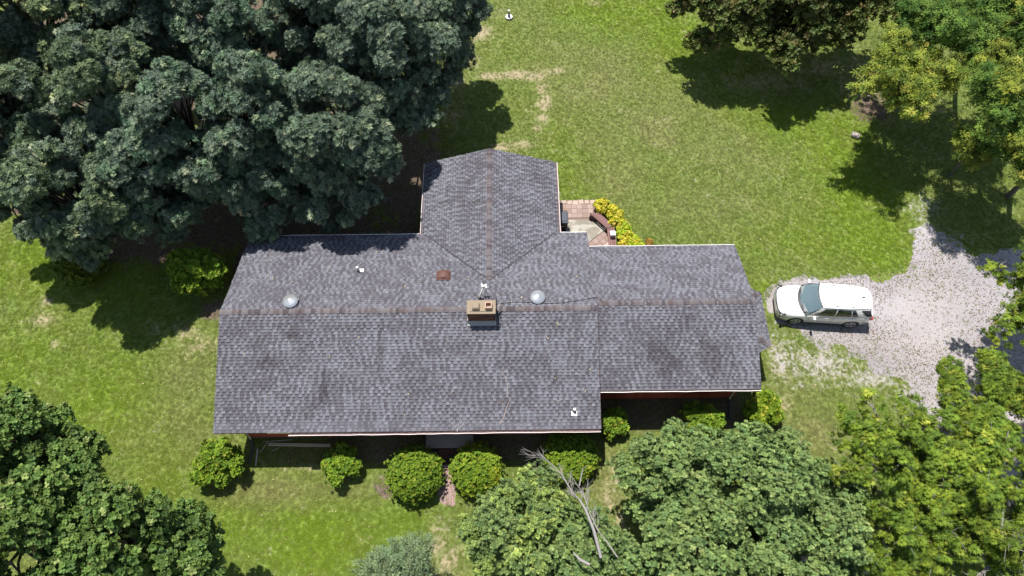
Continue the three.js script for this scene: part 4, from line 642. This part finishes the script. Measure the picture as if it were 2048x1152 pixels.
const ct = (label, x, z, h, rx, ry, o) => tree('dogwood_tree', label, 'rosette', x, z, h, rx, ry, { group: 'dense pale-leaved trees below the house', leaves: Math.round(1300 * rx * rx), scale: .86, size: rx * .31, n: 40, bare: .3, twigs: 0, ...o });
ct('pale green dense tree beneath the dead grey limb, bottom centre', .3, -4.1, 3.5, 2.3, 1.9, { tint: [1.3, 1.15, .9, .4] });
ct('pale green tree between dead grey limb and worn earth path', 2.7, -3.5, 3.4, 1.55, 1.7);
ct('pale green tree reaching up to the right wing planting bed', 6.0, -6.5, 3.4, 1.75, 1.9, { extra: [[7.6, 3.4, -7.7, .55], [6.9, 3.6, -7.6, .6], [8.3, 3.4, -7.4, .5]] });
ct('widest pale green tree right of the worn earth path', 9.3, -5.5, 3.9, 2.4, 2.1);
ct('pale green tree at the bottom edge below the widest one', 6.4, -3.5, 3.9, 2.1, 2.0);
ct('small pale green tree tucked against the sweetgum over the lawn', 12.2, -5.2, 3.6, 1.2, 1.7, { n: 22 });
ct('low pale green tree filling the bottom edge between two larger ones', 8.8, -3.0, 3.8, 1.6, 1.8, { n: 24 });
ct('pale green tree at bottom edge touching the yellow-green sweetgums', 11.1, -3.5, 3.9, 1.8, 2.0);

const dt = (label, x, z, h, rx, ry, o) => tree('sweetgum_tree', label, 'star', x, z, h, rx, ry, { group: 'yellow-green sweetgums along the drive', leaves: Math.round(340 * rx * rx), scale: 1.0, arms: 13, size: rx * .25, bare: .9, twigs: 2, poke: 1.6, ...o });
dt('sweetgum overhanging the lawn below the parked car', 13.7, -6.4, 5.4, 1.75, 1.8, { extra: [[12.6, 5.4, -7.9, .4], [12.2, 5.4, -7.0, .45], [13.3, 5.6, -8.5, .4], [14.6, 5.6, -8.2, .5]] });
dt('sweetgum with bare white limbs over the lower drive', 16.0, -5.6, 5.9, 1.8, 1.8);
dt('sweetgum with two upright arms reaching over the gravel', 17.6, -8.3, 5.0, 1.5, 1.8, { lobes: [[17.0, 5.1, -9.9, .36], [16.9, 5.1, -9.3, .4], [16.8, 5, -8.7, .45], [18.7, 5.1, -10.2, .4], [18.6, 5.2, -9.6, .45], [18.4, 5.2, -9.0, .5], [17.7, 5, -8.0, .55], [19.1, 5, -8.5, .45], [17.1, 4.8, -7.7, .55], [19.4, 4.8, -9.4, .4], [18.4, 4.6, -7.4, .55], [17.4, 4.6, -7.0, .55]].map(([a, b, c, d]) => ({ x: a, y: b, z: c, r: d, sy: .8 })), leaves: 1150 });
dt('sweetgum on the right frame edge beside the upper drive', 22.5, -13.4, 4.4, 2.2, 2.0, { leaves: 1900, arms: 16 });
dt('sweetgum between the pale trees and the bottom right corner', 14.1, -3.9, 4.9, 1.6, 1.7);
dt('sweetgum on the right frame edge over the lower gravel', 20.6, -8.2, 5.0, 1.9, 1.8);
dt('sweetgum at the right frame edge near the bottom corner', 19.3, -5.0, 5.2, 1.8, 1.8);
dt('small sweetgum at the bottom edge beside the last pale tree', 12.9, -2.9, 4.4, 1.2, 1.4);
dt('sweetgum in the bottom right corner with many bare limbs', 17.2, -3.3, 4.9, 1.9, 1.8, { leaves: 650, twigs: 5, bare: 1, poke: 2.2 });

const mt = (label, x, z, h, rx, ry, o) => tree('magnolia_tree', label, 'glossy', x, z, h, rx, ry, { group: 'dark brownish trees along the top edge', leaves: Math.round(560 * rx * rx), scale: 1.25, size: rx * .32, n: 30, ...o });
mt('dark brownish tree at top edge casting shade on the lawn', 12.2, -31.4, 3.8, 2.9, 2.5);
mt('dark brownish tree right of its twin at the top edge', 15.9, -30.9, 3.9, 3.0, 2.6);
mt('thin brown-leaved tree at the top edge beside the yellow-green ones', 19.0, -31.8, 4.0, 2.2, 2.8, { leaves: 900, twigs: 4 });

const ft = (label, x, z, h, rx, ry, o) => tree('pecan_tree', label, 'pecan', x, z, h, rx, ry, { group: 'yellow-green pecans at the upper right', poke: 1.5, leaves: Math.round(620 * rx * rx), scale: 1.1, arms: 22, size: rx * .26, bare: .8, twigs: 2, trunk: .13, ...o });
ft('bright yellow-green pecan with pale bare twigs at the shadow edge', 19.2, -24.7, 5.0, 2.0, 1.9, { leaves: 2200 });
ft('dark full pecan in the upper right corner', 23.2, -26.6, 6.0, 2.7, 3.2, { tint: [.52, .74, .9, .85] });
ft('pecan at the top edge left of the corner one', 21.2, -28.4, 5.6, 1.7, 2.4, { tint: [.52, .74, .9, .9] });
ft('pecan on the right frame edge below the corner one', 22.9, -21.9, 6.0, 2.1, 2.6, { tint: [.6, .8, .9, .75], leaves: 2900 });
ft('small tuft of pale yellow leaves standing alone over deep shade', 21.9, -21.2, 4.2, .9, .9, { leaves: 420, n: 9, size: .38, trunk: .06 });
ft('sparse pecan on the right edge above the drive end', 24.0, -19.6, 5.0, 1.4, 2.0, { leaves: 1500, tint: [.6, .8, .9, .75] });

// ---- shrubs
const sg = 'shrubs along the front of the house';
shrub('holly_shrub', 'yellow-green round shrub outside the left front corner', 'hedge', -12.45, -7.75, 1.08, 1.7, { leaves: 2600, scale: 1.5, group: sg });
shrub('holly_shrub', 'loose green shrub in front of the fallen gutter', 'hedge', -7.3, -7.62, .85, 1.2, { leaves: 1300, scale: 1.6, group: sg });
shrub('boxwood_shrub', 'large clipped dome shrub left of the front path', 'hedge', -4.12, -7.15, 1.02, 1.4, { clipped: true, leaves: 6500, scale: 1.25, group: sg });
shrub('boxwood_shrub', 'clipped dome shrub with yellowed side right of the front path', 'hedge', -1.55, -7.3, .95, 1.3, { clipped: true, leaves: 5000, scale: 1.25, tint: [1.45, 1.05, .8, .45], group: sg });
shrub('boxwood_shrub', 'clipped shrub with a browned top at the right front corner', 'hedge', 2.5, -7.85, 1.05, 1.15, { clipped: true, leaves: 4600, scale: 1.25, tint: [1.3, 1.0, .8, .3], group: sg });
shrub('holly_shrub', 'small loose shrub in the corner between main roof and right wing', 'hedge', 4.5, -9.3, .66, 1.15, { leaves: 900, scale: 1.7, group: sg });
shrub('holly_shrub', 'green shrub half hidden by the pale tree, under right wing', 'hedge', 8.35, -9.35, .85, 1.3, { leaves: 1300, scale: 1.7, group: sg });
shrub('holly_shrub', 'bright yellow-green shrub at the right wing front corner', 'hedge', 11.05, -9.8, .9, 1.5, { leaves: 2000, scale: 1.6, tint: [1.2, 1.1, .9, .6], group: sg });
shrub('privet_shrub', 'rich green bush at the left roof corner below the evergreens', 'hedge', -14.75, -16.6, 1.4, 3.0, { leaves: 3000, scale: 2.1 });
shrub('brush_thicket', 'low dark brush at the left frame edge below the evergreens', 'hedge', -21.2, -17.4, 1.3, 1.5, { leaves: 1400, scale: 2, tint: [.8, .7, .9, 1] });
[[4.74, -20.86, .42, 'golden shrub behind the upper end of the patio bench'], [5.27, -20.5, .46, 'golden shrub second down along the patio bench'], [5.55, -19.95, .45, 'golden shrub at the bend of the patio bench'], [5.80, -19.4, .46, 'golden shrub level with the pale planter box'], [5.95, -18.75, .52, 'golden shrub next to the right wing back gutter'], [6.35, -18.55, .4, 'outermost golden shrub on the lawn side by the back gutter']].forEach(([x, z, q, l], i) => shrub('golden_shrub', l, 'golden', x, z, q, .85, { leaves: 700, scale: 1.15, n: 9, group: 'golden shrubs round the patio bench', tint: i === 3 || i === 5 ? [.8, 1.05, .8, .8] : undefined }));
shrub('dry_plant', 'small dry orange plant on the lawn by the back gutter', 'golden', 7.12, -18.75, .22, .3, { leaves: 110, n: 5, tint: [.8, .55, 1.2, 1] });

// ---- the dead limb lying over the pale trees
{
  const t = thing('dead_limb', 'bare bleached dead limb lying across the pale green tree tops', 'dead branch'), m = std(.25, .23, .225, .9), r = rng(17);
  const main = [V3(2.94, 5.8, -3.08), V3(2.73, 6.0, -3.92), V3(2.51, 5.95, -4.6), V3(2.33, 5.85, -4.95), V3(2.1, 5.65, -5.25), V3(1.82, 5.15, -5.97), V3(1.51, 4.6, -6.49), V3(1.17, 4.1, -6.9), V3(.74, 3.8, -7.04)];
  part('limb', tube(main, [.06, .055, .042, .032, .026, .022, .016, .010, .004], 7), m, t);
  const sec = [V3(3.51, 5.6, -3.11), V3(3.21, 5.65, -3.59), V3(2.9, 5.6, -4.0), V3(2.65, 5.4, -4.71), V3(2.57, 5.0, -5.3), V3(2.31, 4.5, -5.86)]; part('limb', tube(sec, [.026, .024, .022, .018, .014, .006], 6), m, t);
  part('limb', tube([V3(2.05, 5.5, -3.3), V3(2.25, 5.6, -3.05), V3(2.56, 5.7, -2.87)], [.02, .055, .06], 6), m, t);
  part('limb', tube([V3(2.45, 4.6, -5.7), V3(2.71, 3.7, -6.55), V3(2.94, 3.4, -6.72)], [.03, .02, .006], 6), m, t);
  const tw = []; const from = (pts, n, L, a, b) => { for (let i = 0; i < n; i++) { const q = a + (b - a) * r(), k = Math.min(pts.length - 2, Math.floor(q * (pts.length - 1))), p = pts[k].clone().lerp(pts[k + 1], q * (pts.length - 1) - k), d = pts[k + 1].clone().sub(pts[k]).normalize().add(V3((r() - .5) * 1.3, (r() - .5) * .5, (r() - .5) * .6)).normalize(), e = p.clone().addScaledVector(d, L * (.5 + .6 * r())), mid = p.clone().lerp(e, .5).add(V3((r() - .5) * .1, .06, (r() - .5) * .1)); tw.push(tube([p, mid, e], [.011, .008, .003], 4)); for (let j = 0; j < 2; j++) tw.push(tube([mid, mid.clone().addScaledVector(d.clone().add(V3((r() - .5) * 1.2, .1, (r() - .5))).normalize(), L * .5)], [.006, .003], 4)); } };
  from(main, 20, .75, .5, .98); from(main, 8, .6, .1, .5); from(sec, 14, .7, .4, .98);
  part('twigs', tw, m, t).userData = { kind: 'stuff' };
}

// ---- fallen leaves on the gravel and grass tufts: uncountable
{
  const r = rng(301), pts = []; let guard = 0;
  while (pts.length < 14000 && guard++ < 90000) { const x = 12 + r() * 16, z = -22 + r() * 20; if (!inPoly(drivePts, x, z)) continue; const f = fbm(x * .35 + 8, z * .35, 3); if (r() < sstep(.25, .75, f + (x - 19) * .03)) pts.push([x, z]); }
  while (pts.length < 18000) { const x = -10 + r() * 20.5, z = x < 3.4 ? -8.95 + r() * 1.2 : -10.5 + r() * 1.6; pts.push([x, z]); }
  const onRoof = []; for (let i = 0; i < 90; i++) { const x = -11.8 + r() * 15.2, z = -17.4 + r() * 8.6; onRoof.push([x, z, roofY(z) + .035]); }
  for (let i = 0; i < 1400; i++) { const x = -26 + r() * 50, z = -36 + r() * 34; if (x > -12.2 && x < 10.5 && z > -22.2 && z < -8.4) continue; onRoof.push([x, z, .07]); }
  const pale = pts.length; pts.push(...onRoof);
  const m = new THREE.InstancedMesh(leafSet([[-.02, 0, -.035, .025, .012, 0, -.022, .006, .03], [-.02, 0, -.035, .02, .004, -.03, .025, .012, 0]]), new THREE.MeshStandardMaterial({ roughness: .9 }), pts.length), C = new THREE.Color();
  m.name = 'fallen_leaves'; m.userData = { kind: 'stuff', label: 'dry fallen leaves scattered over gravel, beds, lawn and roof', category: 'leaf litter' }; m.castShadow = m.receiveShadow = true;
  pts.forEach(([x, z, y = .012], i) => { const s = .45 + r() * .6; tmpQ.setFromEuler(new THREE.Euler((r() - .5) * .5, r() * 6.28, (r() - .5) * .5)); m.setMatrixAt(i, tmpM.compose(V3(x, y, z), tmpQ, V3(s, s, s))); const v = .5 + r(); m.setColorAt(i, i < pale ? C.setRGB(.13 * v, .085 * v, .055 * v) : C.setRGB(.40 * v, .33 * v, .17 * v)); });
  scene.add(m);
}
{
  const r = rng(401), blades = []; for (let i = 0; i < 6; i++) { const a = i * 1.05 + r(), l = .05 + r() * .05, w = .007, c = Math.cos(a), s = Math.sin(a), o = .015; blades.push([c * o - s * w, 0, s * o + c * w, c * o + s * w, 0, s * o - c * w, c * (o + l * .75), l * .6, s * (o + l * .75)]); }
  const N = 260000, m = new THREE.InstancedMesh(leafSet(blades), leafy(.9, .25, .1), N), C = new THREE.Color(); let n = 0, g = 0;
  m.name = 'grass'; m.userData = { kind: 'stuff', label: 'short mown grass covering the lawn around the house', category: 'grass' }; m.receiveShadow = true; m.castShadow = true;
  while (n < N && g++ < N * 4) {
    const z = 1 - r() * 41, half = 20.5 - z * .36, x = (r() * 2 - 1) * (half + 2);
    if ((x > -11.6 && x < 3.3 && z < -9.0 && z > -17.3) || (x >= 3.3 && x < 10.1 && z < -10.6 && z > -16.4) || (x > -3.6 && x < 1.8 && z > -21.6 && z < -17) || (x > 1.8 && x < 5.45 && z > -21.5 && z < -16.4)) continue;
    if (x > -3.3 && x < -2.4 && z > -7.7 && z < -6 && r() < .93) continue;
    if (x > 12 && inPoly(drivePts, x, z) && r() < .96 - .5 * sparse(x, z)) continue;
    const [d, mu, s] = groundAt(x, z); if (r() < d * .8 || r() < mu * .85 || r() < s * .75) continue;
    const mid = fbm(x * .9, z * .9 + 11, 3) - .5, L = clamp01(lush(x, z) * 1.1 + mid * .7 + (fbm(x * 0.22 + 3, z * 0.22, 3) - .5) * .9 + .1), U = clamp01(dull(x, z) * .9 + mid), k = .86 + .28 * r(), q = .8 + .55 * r() + .35 * L;
    tmpQ.setFromEuler(new THREE.Euler((r() - .5) * .4, r() * 6.28, (r() - .5) * .4)); m.setMatrixAt(n, tmpM.compose(V3(x, 0, z), tmpQ, V3(q, q, q)));
    C.setRGB((.150 + .02 * L + .045 * U) * k, (.204 + .045 * L - .01 * U) * k, (.038 - .016 * L + .04 * U) * k); if (r() < .05) C.setRGB(.23 * k, .22 * k, .09 * k);
    m.setColorAt(n++, C);
  }
  m.count = n; scene.add(m);
}
renderer.render(scene, camera);
